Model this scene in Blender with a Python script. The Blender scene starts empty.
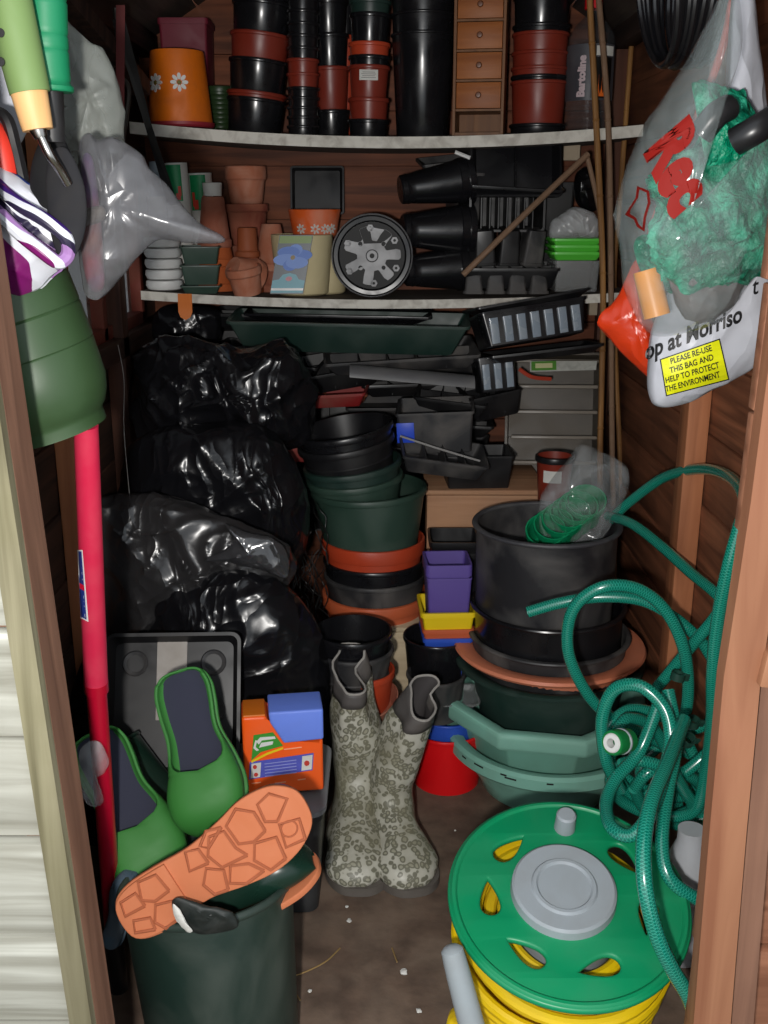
import bpy, bmesh, math, random
from math import sin, cos, pi, radians, sqrt, tan
from mathutils import Vector as V, Matrix, Euler, noise
from mathutils.bvhtree import BVHTree
random.seed(7)
SC = bpy.context.scene
COL = SC.collection

# ------------------------------------------------------------ camera
H = 1.1; FPX = 1026.0; PIT = radians(16.9)
cd = bpy.data.cameras.new('camera'); cam = bpy.data.objects.new('camera', cd); COL.objects.link(cam)
cam.location = (0, 0, H); cam.rotation_euler = (pi/2 - PIT, 0, 0)
cd.sensor_fit = 'VERTICAL'; cd.sensor_height = 36; cd.sensor_width = 27; cd.lens = 36*FPX/1024
cd.clip_start = .02
SC.camera = cam
# ------------------------------------------------------------ world (daylight outside the shed)
w = bpy.data.worlds.new('world'); SC.world = w; w.use_nodes = True
w.node_tree.nodes['Background'].inputs[0].default_value = (.86, .93, 1, 1)
w.node_tree.nodes['Background'].inputs[1].default_value = .95
# ------------------------------------------------------------ camera flash
def light(name, kind, loc, energy, size, col=(1, .97, .93), rot=None):
    l = bpy.data.lights.new(name, kind); l.energy = energy; l.color = col
    if kind == 'AREA': l.size = size
    else: l.shadow_soft_size = size
    o = bpy.data.objects.new(name, l); COL.objects.link(o); o.location = loc
    if rot: o.rotation_euler = rot
    return o
light('camera_flash', 'POINT', (-.075, -.10, H-.035), 58, .022)
SC.view_settings.view_transform = 'Standard'; SC.view_settings.look = 'None'
SC.view_settings.gamma = 1; SC.view_settings.use_curve_mapping = False
SC.view_settings.exposure = .12

# ------------------------------------------------------------ positions: photograph row/column + distance -> point
def ray(px, py):
    u = (px-384)/FPX; v = (512-py)/FPX
    return V((u, cos(PIT)+v*sin(PIT), -sin(PIT)+v*cos(PIT)))
def W(px, py, Y):
    d = ray(px, py); t = Y/d.y
    return V((d.x*t, Y, H+d.z*t))
def S(py, Y): return Y/ray(384, py).y/FPX
def WZ(px, py, z):
    d = ray(px, py); t = (z-H)/d.z
    return V((d.x*t, d.y*t, z))

# ------------------------------------------------------------ materials
def lin(c):
    return tuple(((x/255)/12.92 if x/255 <= .04045 else ((x/255+.055)/1.055)**2.4) for x in c)
MC = {}
def M(name, c, rough=.45, dirt=.0, dc=(120, 108, 92), ds=14, bump=0, bs=60, spec=.5, alpha=1, coat=0, c2=None, vs=9, metal=0, streak=None, trans=0, sss=0, emis=0):
    if name in MC: return MC[name]
    m = bpy.data.materials.new(name); m.use_nodes = True; MC[name] = m
    nt = m.node_tree; N = nt.nodes; L = nt.links; b = N['Principled BSDF']
    b.inputs['Roughness'].default_value = rough; b.inputs['Specular IOR Level'].default_value = spec
    b.inputs['Alpha'].default_value = alpha; b.inputs['Metallic'].default_value = metal
    b.inputs['Coat Weight'].default_value = coat; b.inputs['Coat Roughness'].default_value = .12
    b.inputs['Transmission Weight'].default_value = trans
    tc = N.new('ShaderNodeTexCoord'); mp = N.new('ShaderNodeMapping'); L.new(tc.outputs['Object'], mp.inputs[0])
    if streak: mp.inputs['Scale'].default_value = streak
    cur = None
    def noise_(sc, det=5, dist=0):
        n = N.new('ShaderNodeTexNoise'); n.inputs['Scale'].default_value = sc; n.inputs['Detail'].default_value = det
        n.inputs['Distortion'].default_value = dist; L.new(mp.outputs[0], n.inputs[0]); return n
    rgb = lin(c)+(1,)
    if c2:
        n = noise_(vs); r = N.new('ShaderNodeValToRGB'); L.new(n.outputs[0], r.inputs[0])
        r.color_ramp.elements[0].position = .35; r.color_ramp.elements[1].position = .65
        r.color_ramp.elements[0].color = rgb; r.color_ramp.elements[1].color = lin(c2)+(1,); cur = r.outputs[0]
    if dirt > 0:
        n = noise_(ds, 8, .6); r = N.new('ShaderNodeMapRange'); L.new(n.outputs[0], r.inputs[0])
        r.inputs[1].default_value = .42; r.inputs[2].default_value = .75; r.inputs[3].default_value = 0; r.inputs[4].default_value = dirt
        mx = N.new('ShaderNodeMix'); mx.data_type = 'RGBA'; L.new(r.outputs[0], mx.inputs[0])
        if cur: L.new(cur, mx.inputs[6])
        else: mx.inputs[6].default_value = rgb
        mx.inputs[7].default_value = lin(dc)+(1,); cur = mx.outputs[2]
        r2 = N.new('ShaderNodeMapRange'); L.new(n.outputs[0], r2.inputs[0]); r2.inputs[1].default_value = .35; r2.inputs[2].default_value = .75
        r2.inputs[3].default_value = rough; r2.inputs[4].default_value = min(1, rough+.35); L.new(r2.outputs[0], b.inputs['Roughness'])
    if cur: L.new(cur, b.inputs['Base Color'])
    else: b.inputs['Base Color'].default_value = rgb
    if bump:
        n = noise_(bs, 4); bp = N.new('ShaderNodeBump'); bp.inputs['Strength'].default_value = bump; bp.inputs['Distance'].default_value = .004
        L.new(n.outputs[0], bp.inputs['Height']); L.new(bp.outputs[0], b.inputs['Normal'])
    return m
def wood(name, c1, c2, ax, rough=.7, dirt=.3, dc=(90, 80, 70), sc=1.0, knots=True, board=None):
    """grain runs along axis ax (0,1,2)"""
    if name in MC: return MC[name]
    m = bpy.data.materials.new(name); m.use_nodes = True; MC[name] = m
    nt = m.node_tree; N = nt.nodes; L = nt.links; b = N['Principled BSDF']; b.inputs['Roughness'].default_value = rough
    b.inputs['Specular IOR Level'].default_value = .35
    tc = N.new('ShaderNodeTexCoord'); mp = N.new('ShaderNodeMapping'); L.new(tc.outputs['Object'], mp.inputs[0])
    s = [26*sc]*3; s[ax] = 1.6*sc; mp.inputs['Scale'].default_value = s
    n = N.new('ShaderNodeTexNoise'); n.inputs['Scale'].default_value = 1.6; n.inputs['Detail'].default_value = 7; n.inputs['Distortion'].default_value = .8
    L.new(mp.outputs[0], n.inputs[0])
    r = N.new('ShaderNodeValToRGB'); L.new(n.outputs[0], r.inputs[0]); r.color_ramp.elements[0].position = .33; r.color_ramp.elements[1].position = .68
    r.color_ramp.elements[0].color = lin(c1)+(1,); r.color_ramp.elements[1].color = lin(c2)+(1,)
    n2 = N.new('ShaderNodeTexNoise'); n2.inputs['Scale'].default_value = 7; n2.inputs['Detail'].default_value = 6; L.new(tc.outputs['Object'], n2.inputs[0])
    mr = N.new('ShaderNodeMapRange'); L.new(n2.outputs[0], mr.inputs[0]); mr.inputs[1].default_value = .45; mr.inputs[2].default_value = .72; mr.inputs[4].default_value = dirt
    mx = N.new('ShaderNodeMix'); mx.data_type = 'RGBA'; L.new(mr.outputs[0], mx.inputs[0]); L.new(r.outputs[0], mx.inputs[6]); mx.inputs[7].default_value = lin(dc)+(1,)
    L.new(mx.outputs[2], b.inputs['Base Color'])
    bp = N.new('ShaderNodeBump'); bp.inputs['Strength'].default_value = .35; bp.inputs['Distance'].default_value = .003
    L.new(n.outputs[0], bp.inputs['Height']); L.new(bp.outputs[0], b.inputs['Normal'])
    return m
def film(name, c, rough=.18, alpha=1, cs=18, st=.8, spec=.6, milky=None):
    """creased plastic film"""
    if name in MC: return MC[name]
    m = bpy.data.materials.new(name); m.use_nodes = True; MC[name] = m
    nt = m.node_tree; N = nt.nodes; L = nt.links; b = N['Principled BSDF']
    b.inputs['Base Color'].default_value = lin(c)+(1,); b.inputs['Roughness'].default_value = rough
    b.inputs['Specular IOR Level'].default_value = spec; b.inputs['Alpha'].default_value = alpha
    tc = N.new('ShaderNodeTexCoord'); mp = N.new('ShaderNodeMapping'); L.new(tc.outputs['Object'], mp.inputs[0])
    nw = N.new('ShaderNodeTexNoise'); nw.inputs['Scale'].default_value = 5; nw.inputs['Detail'].default_value = 2; L.new(mp.outputs[0], nw.inputs[0])
    ad = N.new('ShaderNodeVectorMath'); ad.operation = 'MULTIPLY_ADD'; L.new(nw.outputs['Color'], ad.inputs[0]); ad.inputs[1].default_value = (.18, .18, .18); L.new(mp.outputs[0], ad.inputs[2])
    n2 = N.new('ShaderNodeTexNoise'); n2.inputs['Scale'].default_value = cs*1.1; n2.inputs['Detail'].default_value = 3; n2.inputs['Distortion'].default_value = 1.0; L.new(ad.outputs[0], n2.inputs[0])
    def ma_(op, a, b_):
        n = N.new('ShaderNodeMath'); n.operation = op
        for i, x in enumerate((a, b_)):
            if isinstance(x, (int, float)): n.inputs[i].default_value = x
            else: L.new(x, n.inputs[i])
        return n.outputs[0]
    tot = ma_('MULTIPLY', n2.outputs[0], .5)
    for rot, scl, wt in (((.3, .9, .2), (1.5, 1.5, .35), 1.0), ((.8, -.6, 1.1), (1.7, .5, 1.5), .8), ((-.5, .2, -.9), (3.2, 3.0, 1.0), .45)):
        m2 = N.new('ShaderNodeMapping'); m2.inputs['Rotation'].default_value = rot; m2.inputs['Scale'].default_value = scl; L.new(ad.outputs[0], m2.inputs[0])
        nn = N.new('ShaderNodeTexNoise'); nn.inputs['Scale'].default_value = cs*.55; nn.inputs['Detail'].default_value = 1.5; L.new(m2.outputs[0], nn.inputs[0])
        a = ma_('SUBTRACT', 1.0, ma_('MULTIPLY', ma_('ABSOLUTE', ma_('SUBTRACT', nn.outputs[0], .5), 0), 7.0)); a = ma_('POWER', ma_('MAXIMUM', a, 0.0), 2.0)
        tot = ma_('ADD', tot, ma_('MULTIPLY', a, wt*.5))
    bp = N.new('ShaderNodeBump'); bp.inputs['Strength'].default_value = st; bp.inputs['Distance'].default_value = .010
    L.new(tot, bp.inputs['Height']); L.new(bp.outputs[0], b.inputs['Normal'])
    if milky:
        mr = N.new('ShaderNodeMapRange'); L.new(n2.outputs[0], mr.inputs[0]); mr.inputs[1].default_value = .3; mr.inputs[2].default_value = .75
        mr.inputs[3].default_value = milky[0]; mr.inputs[4].default_value = milky[1]; L.new(mr.outputs[0], b.inputs['Alpha'])
    return m

BLK = M('black_plastic', (26, 26, 28), .28, .22, (70, 68, 66), 11, spec=.5)
BLKG = M('gloss_black_plastic', (22, 22, 25), .17, .05, (60, 58, 58), 8, spec=.6)
BLKD = M('dusty_black_plastic', (44, 44, 46), .45, .55, (120, 115, 110), 13, bump=.1)
DKG = M('dark_green_plastic', (30, 52, 46), .38, .35, (70, 84, 76), 10)
GRN = M('bottle_green_plastic', (46, 68, 58), .35, .3, (86, 104, 92), 8)
TEAL = M('faded_teal_plastic', (130, 186, 168), .42, .45, (112, 142, 126), 9, bump=.05)
TER = M('terracotta_plastic', (196, 92, 54), .42, .3, (170, 108, 82), 10)
TERP = M('pale_terracotta_plastic', (214, 126, 92), .5, .35, (180, 120, 96), 12)
RED = M('brick_red_plastic', (128, 44, 30), .32, .2, (120, 70, 56), 9)
RED2 = M('rusty_red_plastic', (186, 66, 36), .35, .2, (150, 84, 62), 9)
CLAY = M('clay', (178, 108, 80), .85, .6, (206, 160, 138), 22, bump=.2, bs=90)
CLAYO = M('orange_clay', (186, 92, 42), .8, .3, (150, 80, 52), 18, bump=.15, bs=90)
CLAYD = M('old_clay', (150, 84, 62), .85, .5, (186, 140, 120), 20, bump=.2, bs=90)
MAR = M('maroon_plastic', (110, 24, 44), .45, .2, (90, 50, 50))
WHT = M('white_plastic', (226, 226, 224), .3, .12, (150, 148, 140), 20)
WPAP = M('white_paper', (215, 214, 208), .7, .2, (150, 146, 138), 30)
CRM = M('cream_plastic', (214, 200, 158), .5, .35, (190, 170, 122), 16)
LIME = M('lime_plastic', (90, 200, 66), .35)
CLRP = M('grey_clear_plastic', (150, 152, 152), .25, .2, (120, 116, 112), alpha=.45)
SMOKE = M('smoky_plastic', (84, 76, 66), .3, .5, (126, 114, 98), 9, alpha=.82)
PUR = M('purple_plastic', (92, 74, 150), .5, .25, (110, 96, 150))
YEL = M('yellow_plastic', (238, 206, 30), .4)
BLU = M('blue_plastic', (46, 84, 190), .4)
LBLU = M('periwinkle_plastic', (112, 142, 240), .42, .15, (84, 96, 150), 14)
ORG = M('orange_plastic', (252, 96, 24), .35, .1, (170, 100, 60), 12)
ORG2 = M('amber_orange_plastic', (214, 112, 22), .4, .15, (170, 100, 50), 12)
REDB = M('bright_red_plastic', (228, 20, 26), .35, spec=.5)
PINK = M('pink_red_tube', (206, 40, 74), .3, .15, (210, 90, 100), 30)
PINK2 = M('crimson_tube', (178, 14, 44), .3)
STEEL = M('steel', (170, 168, 164), .25, metal=1)
GREY = M('grey_plastic', (150, 158, 162), .45, .2, (120, 118, 114), 20)
GREYD = M('dark_grey_lining', (70, 66, 66), .7)
REELG = M('reel_green_plastic', (10, 142, 92), .34, .14, (60, 110, 84), 14)
YHOSE = M('yellow_hose_plastic', (232, 196, 14), .38, .3, (170, 130, 30), 12)
CANE = wood('bamboo', (120, 84, 48), (168, 122, 70), 2, .5, .4, (90, 60, 40), 1)
CANEG = M('weathered_cane', (128, 100, 78), .6, .4, (100, 80, 60), 30)
GRIPG = M('fresh_green_grip', (20, 126, 84), .5, bump=.05)
GRIPL = M('sage_green_grip', (112, 138, 82), .55, .1, (96, 120, 70))
BEECH = wood('beech', (214, 162, 104), (228, 182, 126), 2, .5, .1)
CLOG = M('clog_green', (58, 130, 56), .5, .3, (60, 100, 52), 10)
NAVY = M('navy_insole', (46, 48, 66), .8, .3, (70, 70, 84))
SOLE = M('orange_rubber', (198, 116, 76), .7, .3, (180, 100, 66), 14)
RUBG = M('dark_green_rubber', (22, 48, 38), .22, .1, (60, 74, 66), 10)

# ------------------------------------------------------------ mesh helpers
def obj(name, bm, mat=None, parent=None, loc=(0, 0, 0), rot=(0, 0, 0), smooth=35, solid=0, sub=0):
    me = bpy.data.meshes.new(name)
    bmesh.ops.recalc_face_normals(bm, faces=bm.faces)
    bm.to_mesh(me); bm.free()
    if smooth:
        for p in me.polygons: p.use_smooth = True
        me.set_sharp_from_angle(angle=radians(smooth))
    o = bpy.data.objects.new(name, me); COL.objects.link(o)
    if mat: me.materials.append(mat)
    o.parent = parent; o.location = loc; o.rotation_euler = rot
    if solid:
        md = o.modifiers.new('thickness', 'SOLIDIFY'); md.thickness = solid; md.offset = 0
    if sub:
        md = o.modifiers.new('smooth', 'SUBSURF'); md.levels = md.render_levels = sub
    return o
def tag(o, label, cat, group=None, kind=None):
    o['label'] = label; o['category'] = cat
    if group: o['group'] = group
    if kind: o['kind'] = kind
    return o
def struct(o): o['kind'] = 'structure'; return o
def empty(name, loc=(0, 0, 0), rot=(0, 0, 0)):
    o = bpy.data.objects.new(name, None); COL.objects.link(o); o.location = loc; o.rotation_euler = rot; o.empty_display_size = .05
    return o
def loft(rings, cap0=True, cap1=True, closed=True, bm=None, uv=False):
    bm = bm or bmesh.new()
    vs = [[bm.verts.new(p) for p in r] for r in rings]
    n = len(rings[0]); k = n if closed else n-1
    for a, b in zip(vs, vs[1:]):
        for i in range(k):
            j = (i+1) % n
            try: bm.faces.new((a[i], a[j], b[j], b[i]))
            except ValueError: pass
    if cap0: bm.faces.new(vs[0][::-1])
    if cap1: bm.faces.new(vs[-1])
    return bm
def lathe(prof, seg=44, loop=False, bm=None, jit=0, M4=None):
    bm = bm or bmesh.new(); rows = []
    for r, z in prof:
        if r < 1e-6: rows.append([bm.verts.new((0, 0, z))])
        else: rows.append([bm.verts.new((r*cos(2*pi*i/seg), r*sin(2*pi*i/seg), z)) for i in range(seg)])
    pairs = list(zip(rows, rows[1:]))
    if loop: pairs.append((rows[-1], rows[0]))
    for a, b in pairs:
        for i in range(seg):
            j = (i+1) % seg
            if len(a) == 1 and len(b) == 1: continue
            if len(a) == 1: bm.faces.new((a[0], b[j], b[i]))
            elif len(b) == 1: bm.faces.new((a[i], a[j], b[0]))
            else: bm.faces.new((a[i], a[j], b[j], b[i]))
    if M4: bmesh.ops.transform(bm, matrix=M4, verts=[v for r in rows for v in r])
    return bm
def box(bm, c, s, rot=None, bev=.0):
    r = bmesh.ops.create_cube(bm, size=1)
    vs = r['verts']
    for v in vs: v.co = V((v.co.x*s[0], v.co.y*s[1], v.co.z*s[2]))
    if bev:
        es = list({e for v in vs for e in v.link_edges})
        g = bmesh.ops.bevel(bm, geom=es, offset=bev, segments=2, affect='EDGES', profile=.5)
        vs = list({v for f in g['faces'] for v in f.verts} | {v for v in vs if v.is_valid})
    if rot: 
        R = rot if isinstance(rot, Matrix) else Euler(rot).to_matrix()
        for v in vs: v.co = R @ v.co
    for v in vs: v.co += V(c)
    return bm
def bx(c, s, rot=None, bev=.0): return box(bmesh.new(), c, s, rot, bev)
def crom(pts, n=10, closed=False):
    pts = [V(p) for p in pts]; out = []; N_ = len(pts)
    rng = range(N_) if closed else range(N_-1)
    for i in rng:
        if closed: p0, p1, p2, p3 = pts[i-1], pts[i], pts[(i+1) % N_], pts[(i+2) % N_]
        else: p0, p1, p2, p3 = pts[max(i-1, 0)], pts[i], pts[i+1], pts[min(i+2, N_-1)]
        for k in range(n):
            t = k/n
            out.append(.5*((2*p1)+(p2-p0)*t+(2*p0-5*p1+4*p2-p3)*t*t+(3*p1-p0-3*p2+p3)*t**3))
    if not closed: out.append(pts[-1])
    return out
def tube(pts, r, seg=12, n=10, smooth=True, bm=None, caps=True, uv=False):
    ps = crom(pts, n) if smooth else [V(p) for p in pts]
    m = len(ps); rad = r if callable(r) else (lambda t: r)
    T = [(ps[min(i+1, m-1)]-ps[max(i-1, 0)]).normalized() for i in range(m)]
    u = T[0].orthogonal().normalized(); rings = []; Ls = [0]
    for i in range(m):
        if i: Ls.append(Ls[-1]+(ps[i]-ps[i-1]).length)
        u = (u-T[i]*u.dot(T[i])).normalized(); v = T[i].cross(u)
        rr = rad(i/(m-1))
        rings.append([ps[i]+(u*cos(2*pi*k/seg)+v*sin(2*pi*k/seg))*rr for k in range(seg)])
    bm = bm or bmesh.new()
    f0 = len(bm.faces)
    loft(rings, caps, caps, bm=bm)
    if uv:
        lay = bm.loops.layers.uv.verify(); bm.faces.ensure_lookup_table(); k = f0
        for a in range(m-1):
            for i in range(seg):
                f = bm.faces[k]; k += 1
                cs = [(Ls[a], i/seg), (Ls[a], (i+1)/seg), (Ls[a+1], (i+1)/seg), (Ls[a+1], i/seg)]
                for l, q in zip(f.loops, cs): l[lay].uv = q
    return bm
def rr(w_, d, r, z, n=5, off=(0, 0)):
    r = min(r, w_/2-1e-4, d/2-1e-4); out = []
    for cx, cy, a0 in ((w_/2-r, d/2-r, 0), (-w_/2+r, d/2-r, 90), (-w_/2+r, -d/2+r, 180), (w_/2-r, -d/2+r, 270)):
        for k in range(n+1):
            a = radians(a0+90*k/n); out.append(V((cx+r*cos(a)+off[0], cy+r*sin(a)+off[1], z)))
    return out
def tub(w_, d, h, taper=.85, t=.0015, lip=.004, liph=.006, r=.01, ribs=0):
    a = taper; R = [rr(w_*a*.97, d*a*.97, r, 0), rr(w_*a, d*a, r, .002)]
    if ribs:
        for k in range(1, ribs+1):
            z = h*k/(ribs+1); s = a+(1-a)*z/h
            R += [rr(w_*s, d*s, r, z-.0022), rr(w_*s+.003, d*s+.003, r, z), rr(w_*s, d*s, r, z+.0022)]
    R += [rr(w_, d, r, h-liph), rr(w_+2*lip, d+2*lip, r+lip, h-liph), rr(w_+2*lip+.0006, d+2*lip+.0006, r+lip, h-liph*.4), rr(w_+2*lip, d+2*lip, r+lip, h),
          rr(w_-2*t, d-2*t, r, h), rr(w_*a-2*t, d*a-2*t, r*.9, t+.001)]
    return loft(R)
def plate(outs, th, bev=0, res=12):
    """flat plate from outline point lists (first outer, rest holes)"""
    cu = bpy.data.curves.new('c', 'CURVE'); cu.dimensions = '2D'; cu.fill_mode = 'BOTH'; cu.extrude = th/2-bev; cu.bevel_depth = bev; cu.bevel_resolution = 2
    for pts in outs:
        s = cu.splines.new('POLY'); s.points.add(len(pts)-1); s.use_cyclic_u = True
        for p, q in zip(s.points, pts): p.co = (q[0], q[1], 0, 1)
    return curve_bm(cu)
def curve_bm(cu):
    o = bpy.data.objects.new('tmp', cu); COL.objects.link(o)
    dg = bpy.context.evaluated_depsgraph_get(); dg.update()
    me = bpy.data.meshes.new_from_object(o.evaluated_get(dg)); bm = bmesh.new(); bm.from_mesh(me)
    bpy.data.objects.remove(o); bpy.data.meshes.remove(me); bpy.data.curves.remove(cu)
    bmesh.ops.remove_doubles(bm, verts=bm.verts, dist=1e-6)
    return bm
def text_bm(s, size=1, bold=0, align='LEFT', space=1):
    cu = bpy.data.curves.new('t', 'FONT'); cu.body = s; cu.size = size; cu.align_x = align; cu.offset = bold; cu.resolution_u = 4; cu.space_character = space
    return curve_bm(cu)
def place(bm, A, X, Yv, Z=None):
    X = V(X).normalized(); Z = (Z or X.cross(Yv)).normalized(); Yv = Z.cross(X).normalized()
    m = Matrix((X, Yv, Z)).transposed().to_4x4(); m.translation = V(A)
    bmesh.ops.transform(bm, matrix=m, verts=bm.verts); return bm
def rotm(a, b):  # rotation taking +Z to b-a
    return (V(b)-V(a)).normalized().to_track_quat('Z', 'Y').to_euler()
DG = None
def print_on(bm, target, fn, off=.0012, cuts=0):
    """lay flat artwork on a surface; fn maps (u,v) to a photo row/column"""
    bmesh.ops.triangulate(bm, faces=bm.faces)
    if cuts: bmesh.ops.subdivide_edges(bm, edges=bm.edges, cuts=cuts, use_grid_fill=True); bmesh.ops.triangulate(bm, faces=bm.faces)
    dg = bpy.context.evaluated_depsgraph_get(); dg.update(); te = target.evaluated_get(dg)
    tm = bmesh.new(); tm.from_mesh(te.to_mesh()); tm.transform(target.matrix_world); bt = BVHTree.FromBMesh(tm)
    o = V((0, 0, H)); last = None; dist = []
    hits = []
    for v in bm.verts:
        d = ray(*fn(v.co.x, v.co.y)).normalized(); h = bt.ray_cast(o, d)
        hits.append((v, d, h[0]))
    ds = sorted((h-o).length for _, _, h in hits if h)
    md = ds[len(ds)//2] if ds else 1
    for v, d, h in hits:
        v.co = (h if h and abs((h-o).length-md) < .12 else o+d*md)-d*off
    tm.free(); return bm

# ------------------------------------------------------------ generic builders
def pot(label, loc, rt, rb, h, mat, rimh=.012, out=.003, t=.0014, seg=44, rot=(0, 0, 0), group=None, ribs=(), name='plant_pot', cat='plant pot', rimmat=None, rimr=None):
    ro = rt-out; rimr = rimr or min(.0036, rt*.036, rimh*.4)
    prof = [(0, 0), (rb*.96, 0), (rb, .003)]
    for f in ribs:
        z = h*f; rz = rb+(ro-rb)*f
        prof += [(rz, z-.0025), (rz+.0018, z), (rz, z+.0025)]
    prof += [(ro, h-rimh*.5), (ro, h-.0006), (ro-t, h-.0006), (rb-t, t+.002), (0, t+.002)]
    o = obj(name, lathe(prof, seg), mat, loc=loc, rot=rot)
    a = ro+.0001
    obj('rim', lathe([(a-t, h), (a-t, h-.003), (a, h-rimh), (rt-rimr, h-rimh), (rt-rimr*.3, h-rimh+rimr*.3), (rt, h-rimh+rimr), (rt, h-rimr), (rt-rimr*.3, h-rimr*.3), (rt-rimr, h)], seg, True), rimmat or mat, o)
    return tag(o, label, cat, group)
def potp(label, cx, yr, wr, yb, wb, Y, mat, **k):
    """pot from photo measures: rim centre row, rim width, base row, base width, distance"""
    a = W(cx, yr, Y); b = W(cx, yb, Y)
    return pot(label, (a.x, Y, b.z), wr/2*S(yr, Y), wb/2*S(yb, Y), a.z-b.z, mat, **k)
ORD = ['lowest', 'second from bottom', 'third from bottom', 'fourth from bottom', 'fifth from bottom', 'sixth from bottom', 'seventh from bottom', 'eighth from bottom', 'ninth from bottom', 'tenth from bottom', 'eleventh from bottom', 'twelfth from bottom']
def stack(where, base, r, bands, group, lean=(0, 0, 0), ph=None, taper=.12, rimh=.008, cat='plant pot', ribs=(), top_down=False, seg=40):
    """nested round pots; bands = [(visible height, material, colour word)] from the bottom up"""
    R = Euler(lean).to_matrix(); ph = ph or bands[0][0]; zt = 0; pb = -.01; out = []
    for k, (hh, mat, cw) in enumerate(bands):
        zt += hh; zb = 0 if k == 0 else max(zt-ph, pb+.003); pb = zb; h = zt-zb
        rt = r if k == 0 or not callable(r) else r
        lab = f'{cw} plastic pot, {ORD[k]} in {where}'
        if k == len(bands)-1: lab = f'{cw} plastic pot on top of {where}'
        o = pot(lab, V(base)+R@V((0, 0, zb)), r, r-.003-taper*h, h, mat, rimh=min(rimh, hh*.8), rot=lean, group=group, ribs=ribs, seg=seg)
        out.append(o)
    return out
def pillow(outline, c, Y, th, n=6, m=16, back=.5, wr=.008, wf=9, seed=0, tilt=0, pw=.5, rid=1, dir_=None):
    """closed puffy bag; outline rows/columns at distance Y; tilt moves top back"""
    zc = W(c[0], c[1], Y).z
    def WW(p):
        q = W(p[0], p[1], Y)
        if len(p) > 2: return W(p[0], p[1], Y+p[2])
        return q
    op = crom([WW(p) for p in outline], n, True); C = W(c[0], c[1], Y)
    dr = (V((0, 0, H))-C).normalized() if dir_ is None else V(dir_).normalized()
    N_ = len(op); rings = []
    def f(s, sg):
        dep = (1-s**2.2)**pw if s < 1 else 0
        out = []
        for i in range(N_):
            p = C+(op[i]-C)*s
            q = p+dr*th*dep*(1 if sg > 0 else -back)
            k = V((seed*7.3, seed*3.1, seed*1.7))
            rg = lambda p: max(0, 1-abs(noise.noise(p))*3.4)**2
            a = noise.noise(q*wf*.55+k)
            q1 = V((q.x*.9+q.z*.5, q.y, q.z*.9-q.x*.5)); q2 = V((q.x*.5-q.z*.9, q.y, q.z*.4+q.x*.9))
            e1 = rg(V((q1.x*wf*.9, q1.y*wf*.5, q1.z*wf*.35))+k*2); e2 = rg(V((q2.x*wf*1.1, q2.y*wf*.6, q2.z*wf*.4))+k*3); e3 = rg(q*wf*1.5+k*4)
            dd = (a*.9+(e1*.8+e2*.6+e3*.4)*rid)*wr*(1.0 if s < .98 else .5)
            nn = (dr*max(.25, (1-s*s))*(1 if sg > 0 else -1)+(op[i]-C).normalized()*s*.7)
            out.append(q+nn*dd)
        return out
    ss = [sin(pi/2*k/m) for k in range(1, m+1)]
    bm = bmesh.new()
    front = [f(s, 1) for s in ss]; bk = [f(s, -1) for s in ss[:-1]][::-1]
    rings = front+bk
    loft(rings, False, False, bm=bm)
    bm.verts.ensure_lookup_table()
    def fan(ring, off):
        rv = [bm.verts[off+i] for i in range(N_)]; cc = bm.verts.new(sum(ring, V((0, 0, 0)))/N_)
        for i in range(N_): bm.faces.new((cc, rv[i], rv[(i+1) % N_]))
    fan(rings[0], 0); bm.verts.ensure_lookup_table(); fan(rings[-1], (len(rings)-1)*N_)
    return bm

# ============================================================ SETTING
XL, XR, YD, YB = -.54, .535, .90, 2.47
WB = wood('stained_boards_cross', (84, 46, 30), (134, 78, 52), 0, .65, .45, (60, 38, 30))
WY = wood('stained_boards_long', (104, 62, 42), (168, 106, 74), 1, .65, .45, (66, 44, 34))
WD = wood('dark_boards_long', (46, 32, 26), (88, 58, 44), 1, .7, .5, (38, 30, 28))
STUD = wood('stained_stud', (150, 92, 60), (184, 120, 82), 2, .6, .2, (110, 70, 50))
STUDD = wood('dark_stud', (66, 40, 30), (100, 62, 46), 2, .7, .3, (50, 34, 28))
BEAM = wood('dark_beam', (48, 36, 32), (84, 60, 50), 1, .75, .4, (40, 32, 30))
ROOF = wood('grey_roof_board', (66, 56, 50), (108, 94, 84), 1, .8, .4, (50, 44, 40))
JAMB = wood('jamb_face', (128, 82, 58), (152, 106, 78), 2, .6, .35, (150, 98, 74))
JAMBD = wood('jamb_reveal', (110, 78, 62), (142, 104, 84), 2, .7, .3, (90, 60, 48))
WEA = wood('weathered_strip', (98, 92, 70), (140, 134, 108), 2, .85, .5, (104, 100, 66))
WHB = wood('weathered_white_boards', (128, 126, 114), (190, 190, 180), 0, .85, .55, (150, 148, 136))
FLR = M('grimy_floor', (108, 88, 74), .8, .7, (134, 116, 100), 9, bump=.6, bs=34, c2=(84, 68, 57), vs=22)
SHELF = M('shelf_paint', (214, 210, 200), .55, .55, (120, 110, 100), 40, bump=.1)
SHTOP = M('shelf_grime', (96, 84, 74), .8, .5, (60, 50, 44), 12)

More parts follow.
